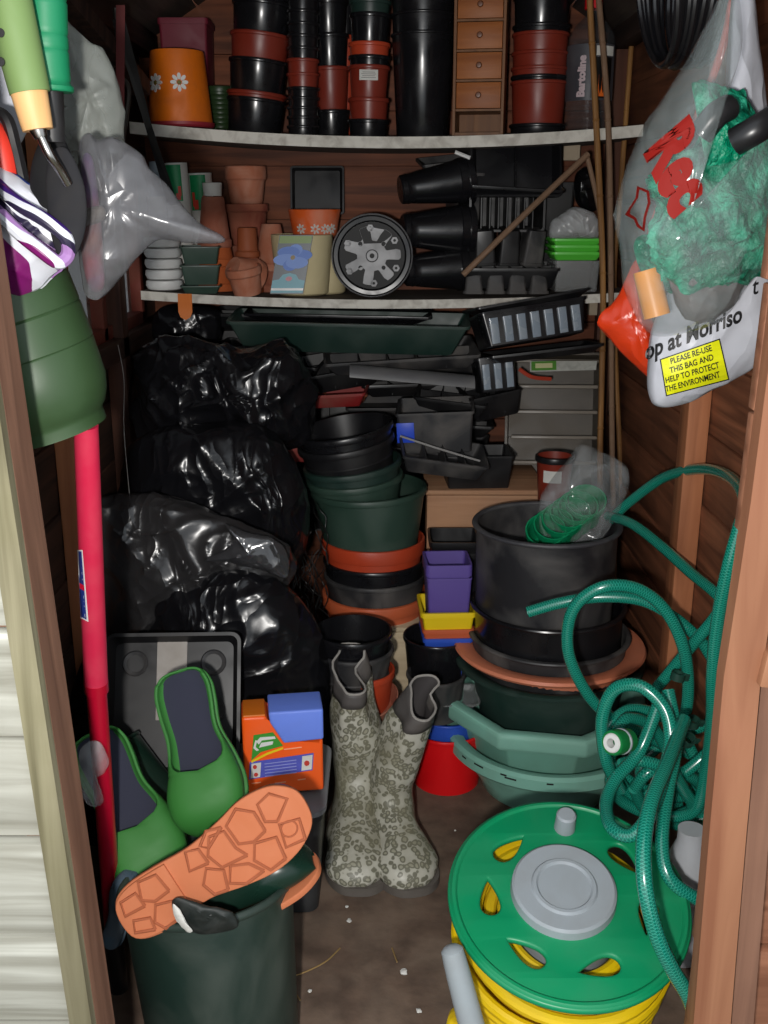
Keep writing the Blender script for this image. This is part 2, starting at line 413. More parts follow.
def boards(axis, pos, a0, a1, z0, z1, n, th=.014, gap=.0015, lap=.006, sgn=1):
    """wall of horizontal lapped boards; axis 0 = wall across x at y=pos, axis 1 = along y at x=pos"""
    bm = bmesh.new(); hb = (z1-z0)/n
    if axis == 0: box(bm, ((a0+a1)/2, pos+sgn*(th+.008), (z0+z1)/2), (a1-a0, .006, z1-z0))  # unseen backing sheet, added to stop daylight leaking through the board gaps
    else: box(bm, (pos+sgn*(th+.008), (a0+a1)/2, (z0+z1)/2), (.006, a1-a0, z1-z0))
    for k in range(n):
        c = (a0+a1)/2; L_ = a1-a0; z = z0+hb*(k+.5); tl = .05*(1 if k % 2 else -.6)
        if axis == 0: box(bm, (c, pos+sgn*(th/2+.002), z), (L_, th, hb-gap), (.03*sgn, 0, 0), .0015)
        else: box(bm, (pos+sgn*(th/2+.002), c, z), (th, L_, hb-gap), (0, -.03*sgn, 0), .0015)
    return bm
struct(obj('floor', bx((0, 1.9, -.02), (1.14, 2.4, .04), bev=.002), FLR))
struct(obj('floor', bx((0, -.2, -.22), (6, 1.9, .04)), M('ground', (96, 92, 80), .9, .5, (70, 84, 50), 6, bump=.5)))
struct(obj('wall_back', boards(0, YB, XL-.02, XR+.02, 0, 1.88, 16), WB))
struct(obj('wall_right', boards(1, XR, YD, YB+.02, 0, 1.46, 12), WY))
bm = boards(1, XL, YD, YB+.02, 0, .84, 7, sgn=-1)
box(bm, (XL-.01, 1.26, 1.12), (.014, .72, .56)); box(bm, (XL-.01, 1.70, 1.30), (.014, 1.62, .32)); box(bm, (XL-.01, 2.38, 1.0), (.014, .2, .34))
struct(obj('wall_left', bm, WD))
# roof
bm = bmesh.new()
for sx in (-1, 1):
    for k in range(6):
        x0 = .62-k*.104; x1 = x0-.101; xm = (x0+x1)/2; z = 1.41+(.58-xm)*.62
        box(bm, (sx*xm, 1.7, z), (.118, 1.72, .016), (0, sx*atn, 0) if False else (0, sx*math.atan(.62), 0), .001)
struct(obj('ceiling', bm, ROOF))
# framing of the shed
def stick(name, a, b, wx, wy, mat, kind=True, tw=0):
    a = V(a); b = V(b); L_ = (b-a).length
    o = obj(name, bx((0, 0, L_/2), (wx, wy, L_), bev=.002), mat, loc=a, rot=rotm(a, b))
    if kind: struct(o)
    return o
def post(name, x, y, z0, z1, sx, sy, mat):
    return struct(obj(name, bx((x, y, (z0+z1)/2), (sx, sy, z1-z0), bev=.002), mat))
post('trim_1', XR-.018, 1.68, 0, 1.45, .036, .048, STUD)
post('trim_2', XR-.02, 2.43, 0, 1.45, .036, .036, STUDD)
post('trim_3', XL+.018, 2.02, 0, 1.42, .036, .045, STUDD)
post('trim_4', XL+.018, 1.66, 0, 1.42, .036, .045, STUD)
struct(obj('trim_5', bx((XL+.02, 1.7, 1.425), (.04, 1.56, .045), bev=.002), BEAM))
struct(obj('trim_6', bx((XR-.02, 1.7, 1.435), (.04, 1.56, .045), bev=.002), BEAM))
a = W(52, -12, 1.75); b = W(138, 88, 2.16)
stick('trim_7', a, b, .05, .03, BEAM)
struct(obj('trim_8', bx((XL+.018, 1.7, .825), (.036, 1.56, .04), bev=.002), WD))
# window in the left wall
wz0, wz1, wy0, wy1 = .845, 1.14, 1.62, 2.28
bm = bmesh.new()
for z in (wz0+.012, wz1-.012): box(bm, (XL+.002, (wy0+wy1)/2, z), (.03, wy1-wy0, .026), bev=.002)
for y in (wy0+.012, wy1-.012, 1.95): box(bm, (XL+.002, y, (wz0+wz1)/2), (.03, .028, wz1-wz0), bev=.002)
fr = struct(obj('window_1', bm, M('red_brown_paint', (124, 50, 34), .6, .3)))
p = obj('pane', bx((XL-.008, (wy0+wy1)/2, (wz0+wz1)/2), (.003, wy1-wy0-.02, wz1-wz0-.02)), M('grimy_glass', (110, 116, 106), .25, .6, (90, 92, 84), 6, alpha=.7), fr)
struct(obj('trim_9', tube([W(118, 345, 1.82), W(124, 380, 1.8), W(124, 430, 1.78), W(130, 500, 1.72), W(136, 560, 1.7)], .0006, 6), M('cobweb_thread', (170, 165, 160), .6)))
# ---- front: left jamb, weathered strip and white cladding
def slab(name, pts, y0, y1, mat):
    """vertical board whose face follows pts (x,z) polygons between two depths"""
    r0 = [V((x, y0, z)) for x, z in pts]; r1 = [V((x, y1, z)) for x, z in pts]
    return struct(obj(name, loft([r0, r1]), mat, smooth=0))
XJ = -.297
bm = bmesh.new()
XR_ = lambda z: -.2913-.040*(z-.27)
for k in range(14):
    z = -.02+k*.108
    xr = XR_(z)-.010; box(bm, (xr-.6, .846+.004*(k % 2), z+.054), (1.2, .016, .106), (.06, 0, 0), .002)
struct(obj('wall_front', bm, WHB))
XR_ = lambda z: -.2913-.040*(z-.27)
def lean(name, dx0, dx1, y0, y1, mat, z0=-.1, z1=1.9): slab(name, [(XR_(z0)+dx0, z0), (XR_(z1)+dx0, z1), (XR_(z1)+dx1, z1), (XR_(z0)+dx1, z0)], y0, y1, mat)
lean('trim_10', 0, -.022, .834, .847, WEA)
lean('trim_11', 0, -.040, .848, .90, JAMBD)
lean('wall_front', -.024, -.30, .905, .92, WD)
# ---- front: right jamb
a0 = W(741, 330, .86); a1 = W(686, 960, .86)
def px2(pxx, pyy, Y=.86): q = W(pxx, pyy, Y); return (q.x, q.z)
L_ = [(684, 1060), (692, 960), (703, 828), (717, 676), (732, 580), (744, 500), (757, 400), (776, 254), (800, 60), (812, -60)]
pts = [px2(x+5, y, .87) for x, y in L_]+[px2(x+42, y, .87) for x, y in L_[::-1]]
slab('trim_12', pts, .865, .885, JAMB)
pts = [px2(x+42, y, .895) for x, y in L_]+[px2(x+64, y, .895) for x, y in L_[::-1]]
slab('trim_13', pts, .888, .92, JAMBD)
bm = bmesh.new()
for k in range(13):
    z = -.05+k*.12; box(bm, (.735, .95+.004*(k % 2), z+.06), (.78, .016, .117), (.05, 0, 0), .002)
struct(obj('door_1', bm, wood('door_boards', (120, 76, 54), (158, 108, 82), 0, .7, .5, (90, 62, 48))))
q = W(744, 668, .9)
struct(obj('door_1', bx((q.x+.155, .885, q.z), (.31, .06, .034), (0, .12, 0), .002), JAMB))
# ---- shelves
def shelf(name, zl, zm, zr, th, y0=2.195, y1=2.455):
    n = 24; x0, x1 = XL+.03, XR-.015; rings = []
    for i in range(n+1):
        t = i/n; x = x0+(x1-x0)*t; z = SH(zl, zm, zr, t)
        rings.append([V((x, y0, z)), V((x, y1, z)), V((x, y1, z-th)), V((x, y0, z-th))])
    o = obj(name, loft(rings), SHTOP, smooth=30)
    r2 = [[V((r[0].x, y0-.0035, r[0].z+.0006)), V((r[0].x, y0-.0005, r[0].z+.0006)), V((r[0].x, y0-.0005, r[2].z-.0006)), V((r[0].x, y0-.0035, r[2].z-.0006))] for r in rings]
    obj('shelf_edge', loft(r2), SHELF, o)
    return o
def SH(zl, zm, zr, t):
    return zl*(1-t)*(1-2*t)+4*zm*t*(1-t)+zr*t*(2*t-1)
YS = 2.195
z_ = lambda y: W(384, y, YS).z
UP = (z_(122), z_(137), z_(125)); LO = (z_(291), z_(300), z_(292))
def zsh(P, x): 
    x0, x1 = XL+.03, XR-.015
    return SH(*P, (x-x0)/(x1-x0))+.0012
tag(shelf('shelf', *UP, .021), 'sagging upper shelf board with chipped white front edge', 'shelf')
tag(shelf('shelf', *LO, .017), 'lower shelf board with dirty white edge below the clay pots', 'shelf')
for (px, py, s) in ((571, 150, .028), (596, 305, .026)):
    q = W(px, py, 2.40 if py < 200 else 2.44)
    struct(obj('trim_14' if py < 200 else 'trim_15', bx((q.x, q.y, q.z), (.036, .03, .045), bev=.002), M('pale_block', (176, 160, 138), .7, .3)))

# ============================================================ UPPER SHELF
def shb(px, Y, P=UP, py=130):
    x = W(px, py, Y).x
    return V((x, Y, zsh(P, x)))
# orange daisy pot, upside down
s = S(90, 2.27); b = shb(181, 2.27)
dz = obj('painted_pot', lathe([(0, .148), (.046, .148), (.0535, .146), (.0545, .142), (.066, .012), (.065, .006), (.061, .005), (.052, .135), (0, .14)], 56), M('orange_glaze', (222, 112, 18), .4, .25, (150, 70, 30), 30), loc=b)
tag(dz, 'orange painted pot with white daisies standing upside down', 'plant pot')
obj('saucer', lathe([(0, 0), (.066, 0), (.070, .004), (.070, .010), (.066, .010), (.062, .006), (0, .005)], 48), M('pink_red_saucer', (150, 40, 52), .5), dz)
for ang in (-80, -130):
    a = radians(ang+2); zc = .083; r = .0608
    fb = bmesh.new()
    for k in range(8):
        t = 2*pi*k/8; c = V((.0115*cos(t), .0115*sin(t), 0))
        pp = [c+V((cos(t)*.0065*cos(u)-sin(t)*.0037*sin(u), sin(t)*.0065*cos(u)+cos(t)*.0037*sin(u), 0)) for u in [2*pi*j/12 for j in range(12)]]
        loft([[p+V((0, 0, -.003)) for p in pp], [p+V((0, 0, .0012)) for p in pp]], bm=fb)
    nrm = V((cos(a), sin(a), .09))
    place(fb, V((r*cos(a), r*sin(a), zc)), V((-sin(a), cos(a), 0)), V((0, 0, 1)), nrm)
    fo = obj('daisy', fb, WHT, dz); fo['label'] = 'white painted daisy'
    cb = lathe([(0, .002), (.0035, .0017), (.0042, -.001)], 14); place(cb, V((r*cos(a), r*sin(a), zc)), V((-sin(a), cos(a), 0)), V((0, 0, 1)), nrm)
    obj('daisy_centre', cb, M('olive_dot', (120, 110, 40), .6), fo)
b = shb(192, 2.40)
o = obj('square_planter', tub(.10, .10, .222, .9, .002, .003, .012, .006), MAR, loc=b); tag(o, 'maroon square planter standing behind the orange daisy pot', 'plant pot')
b = shb(221, 2.37)
o = pot('small dark green ribbed pot beside the orange daisy pot', b, .031, .024, .095, M('murky_green', (42, 62, 34), .4), ribs=(.1, .2, .3, .4, .5, .6, .7, .8), seg=30)
G1 = 'nested pots stacked on the upper shelf'
px = lambda n, Y=2.29: n*S(80, Y)
def sg(cx, Y, wpx, bands, where, lean=(0, 0, 0), ph=60, taper=.07, **k):
    b = shb(cx, Y)
    return stack(where, b, wpx/2*S(80, Y), [(px(h, Y), m, c) for h, m, c in bands], G1, lean, ph=px(ph, Y), taper=taper, **k)
K, R_, G_ = (BLKG, 'black'), (RED, 'brick red'), (DKG, 'dark green')
def bd(h, m): return (h, m[0], m[1])
sg(254, 2.31, 60, [bd(34, K), bd(6, R_), bd(30, K), bd(24, R_), bd(28, K), bd(22, K), bd(22, K)], 'the leaning stack next to the daisy pot', (0, radians(6), 0), ph=34)
sg(303, 2.28, 33, [bd(9, K)]+[bd(7, K)]*6+[bd(7, R_)]*4+[bd(7, K)]*1+[bd(10, K)]*5, 'the narrow ribbed stack', (0, radians(.5), 0), ph=9) if False else None
def narrow():
    bands = [bd(10, K)]+[bd(9, K)]*4+[bd(13, R_), bd(13, R_)]+[bd(11, K)]*6
    global ORD
    return sg(303, 2.27, 33, bands[:12], 'the narrow stack of small pots', (0, radians(1), 0), ph=30, taper=.05, rimh=.006)
narrow()
sg(332, 2.37, 40, [bd(28, K), bd(40, R_), bd(30, K), bd(30, K), bd(30, K)], 'the stack behind the narrow one', (0, radians(-1), 0), ph=40)
col = sg(368, 2.29, 42, [bd(18, K), bd(20, R_), bd(30, R_), bd(9, K), bd(12, (RED2, 'rusty red')), bd(26, K), bd(12, G_), bd(8, R_), bd(30, K)], 'the many-coloured stack with white sticker', (0, radians(1.2), 0), ph=40)
q = col[2]
lb = bmesh.new(); rS = .0445
g = []
for i in range(9):
    a = radians(-90+(i-4)*5.5); r0 = q.data.vertices
    g.append(a)
rr_ = 42/2*S(80, 2.29)-.0018
box(lb, (0, -rr_-.0004, .0), (.038, .0012, .020), bev=.0003)
st_ = obj('sticker', lb, WPAP, q, loc=(0, 0, px(30)*1.0)); st_['label'] = 'white price sticker with grey lines'
tb = bmesh.new()
for k in range(4): box(tb, (0, -rr_-.0012, -.005+k*.0034), (.030-.004*(k % 2), .0004, .0009))
obj('print', tb, M('grey_print', (110, 110, 112), .7), st_)
sg(346, 2.41, 26, [bd(30, (RED2, 'rusty red')), bd(34, (RED2, 'rusty red')), bd(34, (RED2, 'rusty red')), bd(30, K), bd(24, K)], 'the slim stack half hidden at the back', ph=40)
sg(422, 2.28, 64, [bd(97, K), bd(18, K), bd(14, K), bd(9, K), bd(16, K)], 'the tall glossy black stack', ph=97, taper=.05, rimh=.006)
sg(537, 2.29, 57, [bd(10, K), bd(40, R_), bd(5, K), bd(8, R_), bd(14, R_), bd(17, R_), bd(7, K), bd(26, K), bd(24, K)], 'the red-black stack by the oil bottle', ph=50, taper=.05, rimh=.007)
# wooden drawers
WO = wood('warm_pine', (140, 78, 34), (168, 100, 46), 0, .5, .15); WOD = wood('pine_carcass', (104, 66, 38), (134, 90, 52), 2, .55, .25)
Yd = 2.24; b0 = shb(480, Yd); s = S(80, Yd); wd = 51*s; dd = .10; hh = 36.2*s; tot = hh*4.6
cab = obj('drawer_tower', bmesh.new(), WOD, loc=b0 + V((0, .02, 0)), rot=(0, 0, radians(-9)))
bm = bmesh.new(); t = .006
hc = hh*5.2
for sx in (-1, 1): box(bm, (sx*(wd/2-t/2), 0, hc/2), (t, dd, hc), bev=.0008)
box(bm, (0, dd/2-.002, hc/2), (wd-2*t-.0004, .003, hc))
box(bm, (0, 0, .003), (wd-2*t-.0004, dd, .006)); box(bm, (0, 0, hc-.003), (wd-2*t-.0004, dd, .006))
zz = []
z0 = 24*s
for k in range(5): box(bm, (0, 0, z0+k*27.3*s), (wd-2*t-.0004, dd-.006, .004)); zz.append(z0+k*27.3*s)
me = bpy.data.meshes.new('drawer_tower'); bm.to_mesh(me); bm.free(); me.materials.append(WOD); cab.data = me
tag(cab, 'narrow wooden tower of small drawers with round knobs', 'drawers')
for k in range(4):
    hz = 27.3*s-.006
    d = obj('drawer', bx((0, -.001, zz[k]+.003+hz/2), (wd-2*t-.002, dd-.008, hz-.0006), bev=.001), WO, cab)
    kb = lathe([(0, .010), (.0045, .0095), (.006, .007), (.005, .004), (.003, .002), (.003, -.002)], 18)
    place(kb, V((0, -dd/2+.003, zz[k]+.003+hz/2)), V((1, 0, 0)), V((0, 0, 1)), V((0, -1, 0)))
    obj('knob', kb, M('dark_knob', (104, 56, 26), .4), d)
# lamp oil bottle
Yb = 2.27; b0 = shb(587, Yb); s = S(80, Yb); r = 23.5*s
hb = 114*s
gl = M('bottle_clear', (90, 94, 98), .05, alpha=.22, spec=1.0)
ob = obj('bottle', lathe([(0, 0), (r*.8, 0), (r, .006), (r, .012), (r*.96, .016), (r, .02), (r, .024), (r*.96, .028), (r, .034), (r, hb*.72), (r*.95, hb*.78), (r*.7, hb*.86), (r*.33, hb*.93), (.014, hb*.95), (.014, hb*1.0), (0, hb)], 40), gl, loc=b0)
tag(ob, 'clear fuel bottle with red cap and flame label behind the canes', 'bottle')
obj('cap', lathe([(0, hb*1.1), (.017, hb*1.1), (.018, hb*1.09), (.018, hb*.985), (0, hb*.985)], 28), M('red_cap', (226, 20, 34), .4), ob)
def arc_panel(r, a0, a1, z0, z1, n=10, th=.0006):
    R = []
    for i in range(n+1):
        a = radians(a0+(a1-a0)*i/n); c, sn = cos(a), sin(a)
        R.append([V((r*c, r*sn, z0)), V(((r+th)*c, (r+th)*sn, z0)), V(((r+th)*c, (r+th)*sn, z1)), V((r*c, r*sn, z1))])
    return loft(R)
zl0, zl1 = hb*.24, hb*.69
la = obj('label', arc_panel(r+.0006, -178, -30, zl0, zl1, 24), M('bottle_label', (64, 64, 70), .4, .3, (110, 108, 110)), ob)
obj('label_band', arc_panel(r+.0014, -88, -40, zl1-.022, zl1-.004, 8), WPAP, la)
obj('flame_window', arc_panel(r+.0014, -98, -45, zl0+.004, zl1-.025, 8), M('near_black', (12, 10, 10), .4), la)
fl = bmesh.new()
for (cx, h_) in ((-88, .030), (-80, .040), (-72, .034), (-64, .042), (-56, .03)):
    R = []
    for i in range(7):
        a = radians(cx+(i-3)*1.5+2*sin(i)); q = 1-abs(i-3)/3.2
        c, sn = cos(a), sin(a); R.append([V(((r+.0022)*c, (r+.0022)*sn, zl0+.007)), V(((r+.0028)*c, (r+.0028)*sn, zl0+.007)), V(((r+.0028)*c, (r+.0028)*sn, zl0+.008+h_*q)), V(((r+.0022)*c, (r+.0022)*sn, zl0+.008+h_*q))])
    loft(R, bm=fl)
obj('flame', fl, M('flame_orange', (236, 110, 30), .5), la)
tx = text_bm('Bartoline', .021, .0012)
for v in tx.verts:
    u, vv = v.co.x, v.co.y; a = radians(-112)+(-vv)/r*1.0; rr0 = r+.0022
    v.co = V((rr0*cos(a), rr0*sin(a), zl0+.006+u))
obj('lettering', tx, M('pale_pink_print', (196, 176, 180), .5), la)
# ============================================================ LOWER SHELF
def lob(px, Y, py=290): return shb(px, Y, LO, py)
b = lob(164, 2.36)
o = obj('spray_can', lathe([(0, 0), (.022, 0), (.0225, .004), (.0225, .225), (.020, .235), (.014, .24), (.016, .245), (.016, .262), (0, .264)], 30), M('pale_blue_can', (150, 166, 178), .35, .3), loc=b)
tag(o, 'slim pale blue and white aerosol can at the shelf end', 'can')
obj('label_band', lathe([(.0227, .19), (.0232, .19), (.0232, .10), (.0227, .10)], 30, True), WPAP, o)
for (pxx, Yt, h_, lab) in ((186, 2.33, .262, 'white cardboard tube with green label leaning at shelf end'), (209, 2.37, .245, 'white cardboard tube with green label behind the terracotta stack')):
    b = lob(pxx, Yt); R0 = .026
    o = obj('cardboard_tube', lathe([(0, 0), (R0, 0), (R0, h_), (R0-.002, h_), (R0-.002, .002), (0, .002)], 36), WPAP, loc=b, rot=(0, radians(-2), 0)); tag(o, lab, 'cardboard tube', 'labelled tubes')
    g_ = obj('green_label', arc_panel(R0+.0003, -135, -55, h_-.078, h_-.004, 10), M('green_print', (20, 140, 84), .5), o)
    f_ = bmesh.new()
    for (aa, zz_, w2, h2) in ((-125, .01, 14, .03), (-118, .004, 22, .02), (-75, .012, 14, .02), (-85, .004, 20, .014)):
        loft([[V(((R0+k_)*cos(radians(aa+a2)), (R0+k_)*sin(radians(aa+a2)), h_-.08+zz_+zq)) for (a2, zq, k_) in ((0, 0, .0012), (w2, 0, .0012), (w2, h2, .0012), (0, h2, .0012))],
              [V(((R0+k_)*cos(radians(aa+a2)), (R0+k_)*sin(radians(aa+a2)), h_-.08+zz_+zq)) for (a2, zq, k_) in ((0, 0, .0016), (w2, 0, .0016), (w2, h2, .0016), (0, h2, .0016))]], bm=f_)
    obj('red_print', f_, M('red_print', (206, 60, 44), .5), g_)
# white ribbed pots
b = lob(165, 2.24); s = S(265, 2.24); r = 18.5*s; hb = 10.3*s
for k in range(5):
    o = obj('white_dish', lathe([(0, 0), (r*.72, 0), (r*.9, .003), (r, hb*.5), (r*.97, hb*.9), (r*.9, hb*.98), (r*.86, hb*.94), (r*.8, .004), (0, .003)], 40), WHT, loc=b+V((0, 0, k*hb)))
    tag(o, 'small round white plastic dish, '+(ORD[k] if k < 4 else 'topmost')+' in the white stack', 'dish', 'white dishes in a stack')
# dark green square pots inverted
b = lob(202, 2.235); s = S(265, 2.235); wq = 42*s
for k, (z0, h_) in enumerate(((0, 8), (8.6, 19), (28.4, 17))):
    o = obj('square_pot', tub(wq*.88, wq*.88, h_*s, .86, .0012, .0035, .003, .004), GRN, loc=b+V((0, 0, z0*s)), rot=(0, 0, radians(6+2*k)))
    tag(o, 'dark green square pot, '+['bottom', 'middle', 'top'][k]+' of three beside the white dishes', 'plant pot', 'green square pots')
obj('pot', bmesh.new()).name
bpy.data.objects.remove(bpy.data.objects['pot'])
# clay stacks, upside down and nested
def clayp(label, loc, rt, rb, h, mat, inv=True, rot=(0, 0, 0), group='clay pots on the lower shelf', rim=.018, t=.004, name='clay_pot'):
    pr = [(0, 0), (rb*.93, 0), (rb, .004), (rt-.004, h-rim-.001), (rt-.003, h-rim), (rt, h-rim+.003), (rt, h-.002), (rt-.002, h), (rt-t-.001, h), (rt-t-.003, h-rim), (rb-t, t), (0, t)]
    q = lathe(pr, 40)
    if inv: bmesh.ops.transform(q, matrix=Matrix.Translation((0, 0, h)) @ Matrix.Rotation(pi, 4, 'X'), verts=q.verts)
    o = obj(name, q, mat, loc=loc, rot=rot); return tag(o, label, 'plant pot', group)
s = S(230, 2.28)
b = lob(217, 2.30); 
clayp('faded red clay pot topmost of the tall stack, white rim label above', b+V((0, 0, .092)), .0375, .024, .085+.02, CLAYD)
clayp('orange clay pot at the middle of the tall upside-down stack', b+V((0, 0, .052)), .042, .027, .078, CLAYO)
clayp('orange clay pot at the bottom of the tall upside-down stack', b, .046, .03, .088, CLAYO)
o = obj('paper_tub', lathe([(0, 0), (.019, 0), (.021, .026), (.020, .027), (0, .027)], 30), WPAP, loc=b+V((0, 0, .1985))); tag(o, 'little white paper tub on top of the tall clay stack', 'tub')
b = lob(250, 2.40)
clayp('large dusty clay pot crowning the back stack', b+V((0, 0, .185)), .046, .036, .08, CLAY, inv=False, rim=.03)
clayp('large red-stained clay pot in the middle of the back stack', b+V((0, 0, .095)), .048, .036, .09, M('stained_clay', (166, 98, 74), .85, .95, (120, 22, 26), 16, bump=.2), inv=False)
clayp('large clay pot at the foot of the back stack', b, .05, .04, .095, CLAYD)
b = lob(249, 2.285)
clayp('small glazed brown clay pot, top of the short stack', b+V((0, 0, .075)), .0265, .0205, .062, M('brown_clay', (150, 76, 40), .6, .2), rim=.014)
clayp('small brown clay pot, middle of the short stack', b+V((0, 0, .038)), .0295, .022, .06, MC['brown_clay'], rim=.014)
clayp('small brown clay pot, bottom of the short stack', b, .032, .024, .062, CLAYO, rim=.014)
b = lob(273, 2.35)
clayp('tall plain clay pot upside down behind the cream pot', b+V((0, 0, .045)), .042, .022, .10, CLAY)
clayp('clay pot under the tall plain one', b, .045, .028, .09, CLAYD)
b = lob(238, 2.225)+V((0, 0, .034))
clayp('dusty clay pot lying on its side, upper of two', b+V((-.010, 0, .022)), .043, .026, .062, CLAY, inv=False, rot=(radians(-20), radians(118), radians(20)))
b2 = b+V((.022, -.004, .007))
clayp('dusty clay pot tipped over with scrap of blue paper', b2+V((.0, .0, -.040)), .038, .03, .058, CLAY, inv=False, rot=(radians(8), radians(-8), 0))
obj('dark_red_saucer', bmesh.new()).name; bpy.data.objects.remove(bpy.data.objects['dark_red_saucer'])
b = lob(224, 2.38)
tag(obj('saucer', lathe([(0, 0), (.04, 0), (.05, .02), (.048, .02), (.038, .003), (0, .003)], 36), MAR, loc=b+V((-.03, 0, 0))), 'dark red saucer behind the tipped clay pots', 'saucer')
# cream pot, seed packet, daisy bowl
s = S(265, 2.30)
b = lob(303, 2.29)
tag(obj('cream_pot', lathe([(0, 0), (.050, 0), (.056, .004), (.066, .112), (.0665, .126), (.0645, .127), (.063, .122), (.052, .005), (0, .004)], 44), CRM, loc=b), 'cream plastic pot behind the blue flower seed packet', 'plant pot', 'cream pots')
b = lob(326, 2.335)
tag(obj('cream_pot', lathe([(0, 0), (.038, 0), (.043, .004), (.052, .10), (.050, .101), (.040, .005), (0, .004)], 40), CRM, loc=b), 'second cream pot between the first and the dark pot base', 'plant pot', 'cream pots')
b = W(315, 236, 2.34); s = S(220, 2.34)
ob = obj('daisy_bowl', lathe([(0, 0), (.042, 0), (.048, .004), (.056, .05), (.058, .058), (.055, .059), (.045, .006), (0, .005)], 44), M('orange_daisy_bowl', (226, 96, 34), .45, .45, (206, 180, 160), 20), loc=(b.x, b.y, b.z-.002)); tag(ob, 'orange bowl with white daisies resting on the cream pots', 'bowl')
for ang in (-122, -60, -85, -40):
    a = radians(ang); r = .0505; zc = .018
    fb = bmesh.new()
    for k in range(7):
        t = 2*pi*k/7; c = V((.007*cos(t), .007*sin(t), 0))
        pp = [c+V((cos(t)*.0045*cos(u)-sin(t)*.0022*sin(u), sin(t)*.0045*cos(u)+cos(t)*.0022*sin(u), 0)) for u in [2*pi*j/8 for j in range(8)]]
        loft([[p+V((0, 0, -.003)) for p in pp], [p+V((0, 0, .0012)) for p in pp]], bm=fb)
    place(fb, V((r*cos(a), r*sin(a), zc)), V((-sin(a), cos(a), 0)), V((0, 0, 1)), V((cos(a), sin(a), -.18)))
    obj('daisy', fb, WPAP, ob)
# seed packet
A = W(270, 294, 2.205); B = W(303, 294, 2.205); C_ = W(279, 235, 2.215)
def quad(p, q, r_, th=.0012, bm=None):
    n = (q-p).cross(r_-p).normalized()*th; u = q-p; v = r_-p
    return lambda pts, k=1.0: loft([[p+u*a+v*c-n*0+n*.5*k for a, c in pts], [p+u*a+v*c+n*.5*k+n*.6 for a, c in pts]])
fq = quad(A, B, C_)
sq = [(0, 0), (1, 0), (1.02, 1), (.02, 1)]
pk = obj('seed_packet', fq(sq, -1), M('packet_dark', (62, 74, 84), .35), smooth=0); tag(pk, 'seed packet with blue flower leaning on the cream pot', 'seed packet')
obj('header', fq([(.04, .86), (1.0, .86), (1.0, .985), (.04, .985)], .0), M('packet_green', (112, 140, 60), .4), pk, smooth=0)
obj('banner', fq([(0.01, .02), (.98, .02), (.99, .23), (.8, .25), (.7, .33), (.5, .36), (.3, .33), (.2, .25), (.01, .23)], .0), M('packet_aqua', (96, 160, 176), .4), pk, smooth=0)
obj('stripe', fq([(0.01, .06), (.98, .06), (.98, .10), (.01, .10)], .8), WHT, pk, smooth=0)
for k in range(6):
    a = 2*pi*k/6+.3; cx, cy = .52+.2*cos(a), .62+.13*sin(a)
    obj('petal', fq([(cx+.24*cos(u)*abs(cos(a))+.16*cos(u), cy+.1*sin(u)) for u in [2*pi*j/14 for j in range(14)]], .3+.15*k), M('petal_blue%d' % (k % 2), ((92, 128, 206), (120, 152, 220))[k % 2], .5), pk, smooth=0)
obj('flower_eye', fq([(.52+.07*cos(u), .62+.04*sin(u)) for u in [2*pi*j/12 for j in range(12)]], 1.5), M('eye', (150, 130, 90), .5), pk, smooth=0)
obj('emblem', fq([(.5+.1*cos(u), .26+.04*sin(u)) for u in [2*pi*j/12 for j in range(12)]], 1.2), M('pink_emblem', (206, 140, 150), .5), pk, smooth=0)
# black module tray at the back
b = W(318, 205, 2.44)
o = obj('module_tray', tub(.115, .10, .012, .9, .001, .003, .003, .004), BLK, loc=(b.x, 2.432, b.z+.03), rot=(radians(80), 0, 0)); tag(o, 'black patterned plastic tray standing against the back wall', 'tray')
for (ix, iy) in ((-1, 1), (1, 1), (-1, -1), (1, -1)):
    obj('moulded_ring', lathe([(.010, -.012), (.014, -.012), (.014, -.016), (.010, -.016)], 4, True), BLKD, o, loc=(ix*.030, iy*.026, .0))
# big pot lying on its side, base towards the camera
Yp = 2.20; c = W(372, 256, Yp); s = S(256, Yp); r = 41*s
po = obj('round_pot', lathe([(0, .008), (r*.80, .008), (r*.84, .001), (r*.93, 0), (r*.97, .003), (r, .008), (r, .014), (r*.985, .016), (r*.9, .13), (r*.87, .13), (r*.84, .012), (0, .011)], 64), BLKG, loc=c+V((0, -.0, 0)), rot=(radians(-88), radians(0), 0))
obj('base_plate', lathe([(0, .006), (r*.80, .006), (r*.80, .0075), (0, .0075)], 48), M('flat_black', (14, 14, 15), .6), po)
tag(po, 'black pot lying on its side showing its grey patterned base', 'plant pot')
bm = lathe([(r*.975, -.001), (r*1.0, .003), (r*1.0, .005), (r*.965, .001)], 64, True)
obj('rim', bm, M('worn_edge', (150, 150, 152), .35), po)
BASEP = M('powdery_grey', (186, 186, 188), .5, .4, (90, 90, 92), 26)
def star(R1, R2, n, ph=0, m=96): return [((R1 if True else 0)*0 + (R2+(R1-R2)*(.5+.5*math.tanh(4*cos(n*a+ph))))*cos(a), (R2+(R1-R2)*(.5+.5*math.tanh(4*cos(n*a+ph))))*sin(a)) for a in [2*pi*k/m for k in range(m)]]
circ = lambda x, y, q, n=18: [(x+q*cos(2*pi*k/n), y+q*sin(2*pi*k/n)) for k in range(n)]
holes = [circ(r*.40*cos(a), r*.40*sin(a), r*.055) for a in [radians(45+90*k) for k in range(4)]]
obj('base_pattern', plate([star(r*.70, r*.36, 7, .4)]+[circ(0, 0, r*.16, 24)]+holes, .004, .0004), BASEP, po, loc=(0, 0, .0045))
obj('base_boss', lathe([(r*.06, .004), (r*.13, .004), (r*.13, .008), (r*.06, .008)], 24, True), BASEP, po)
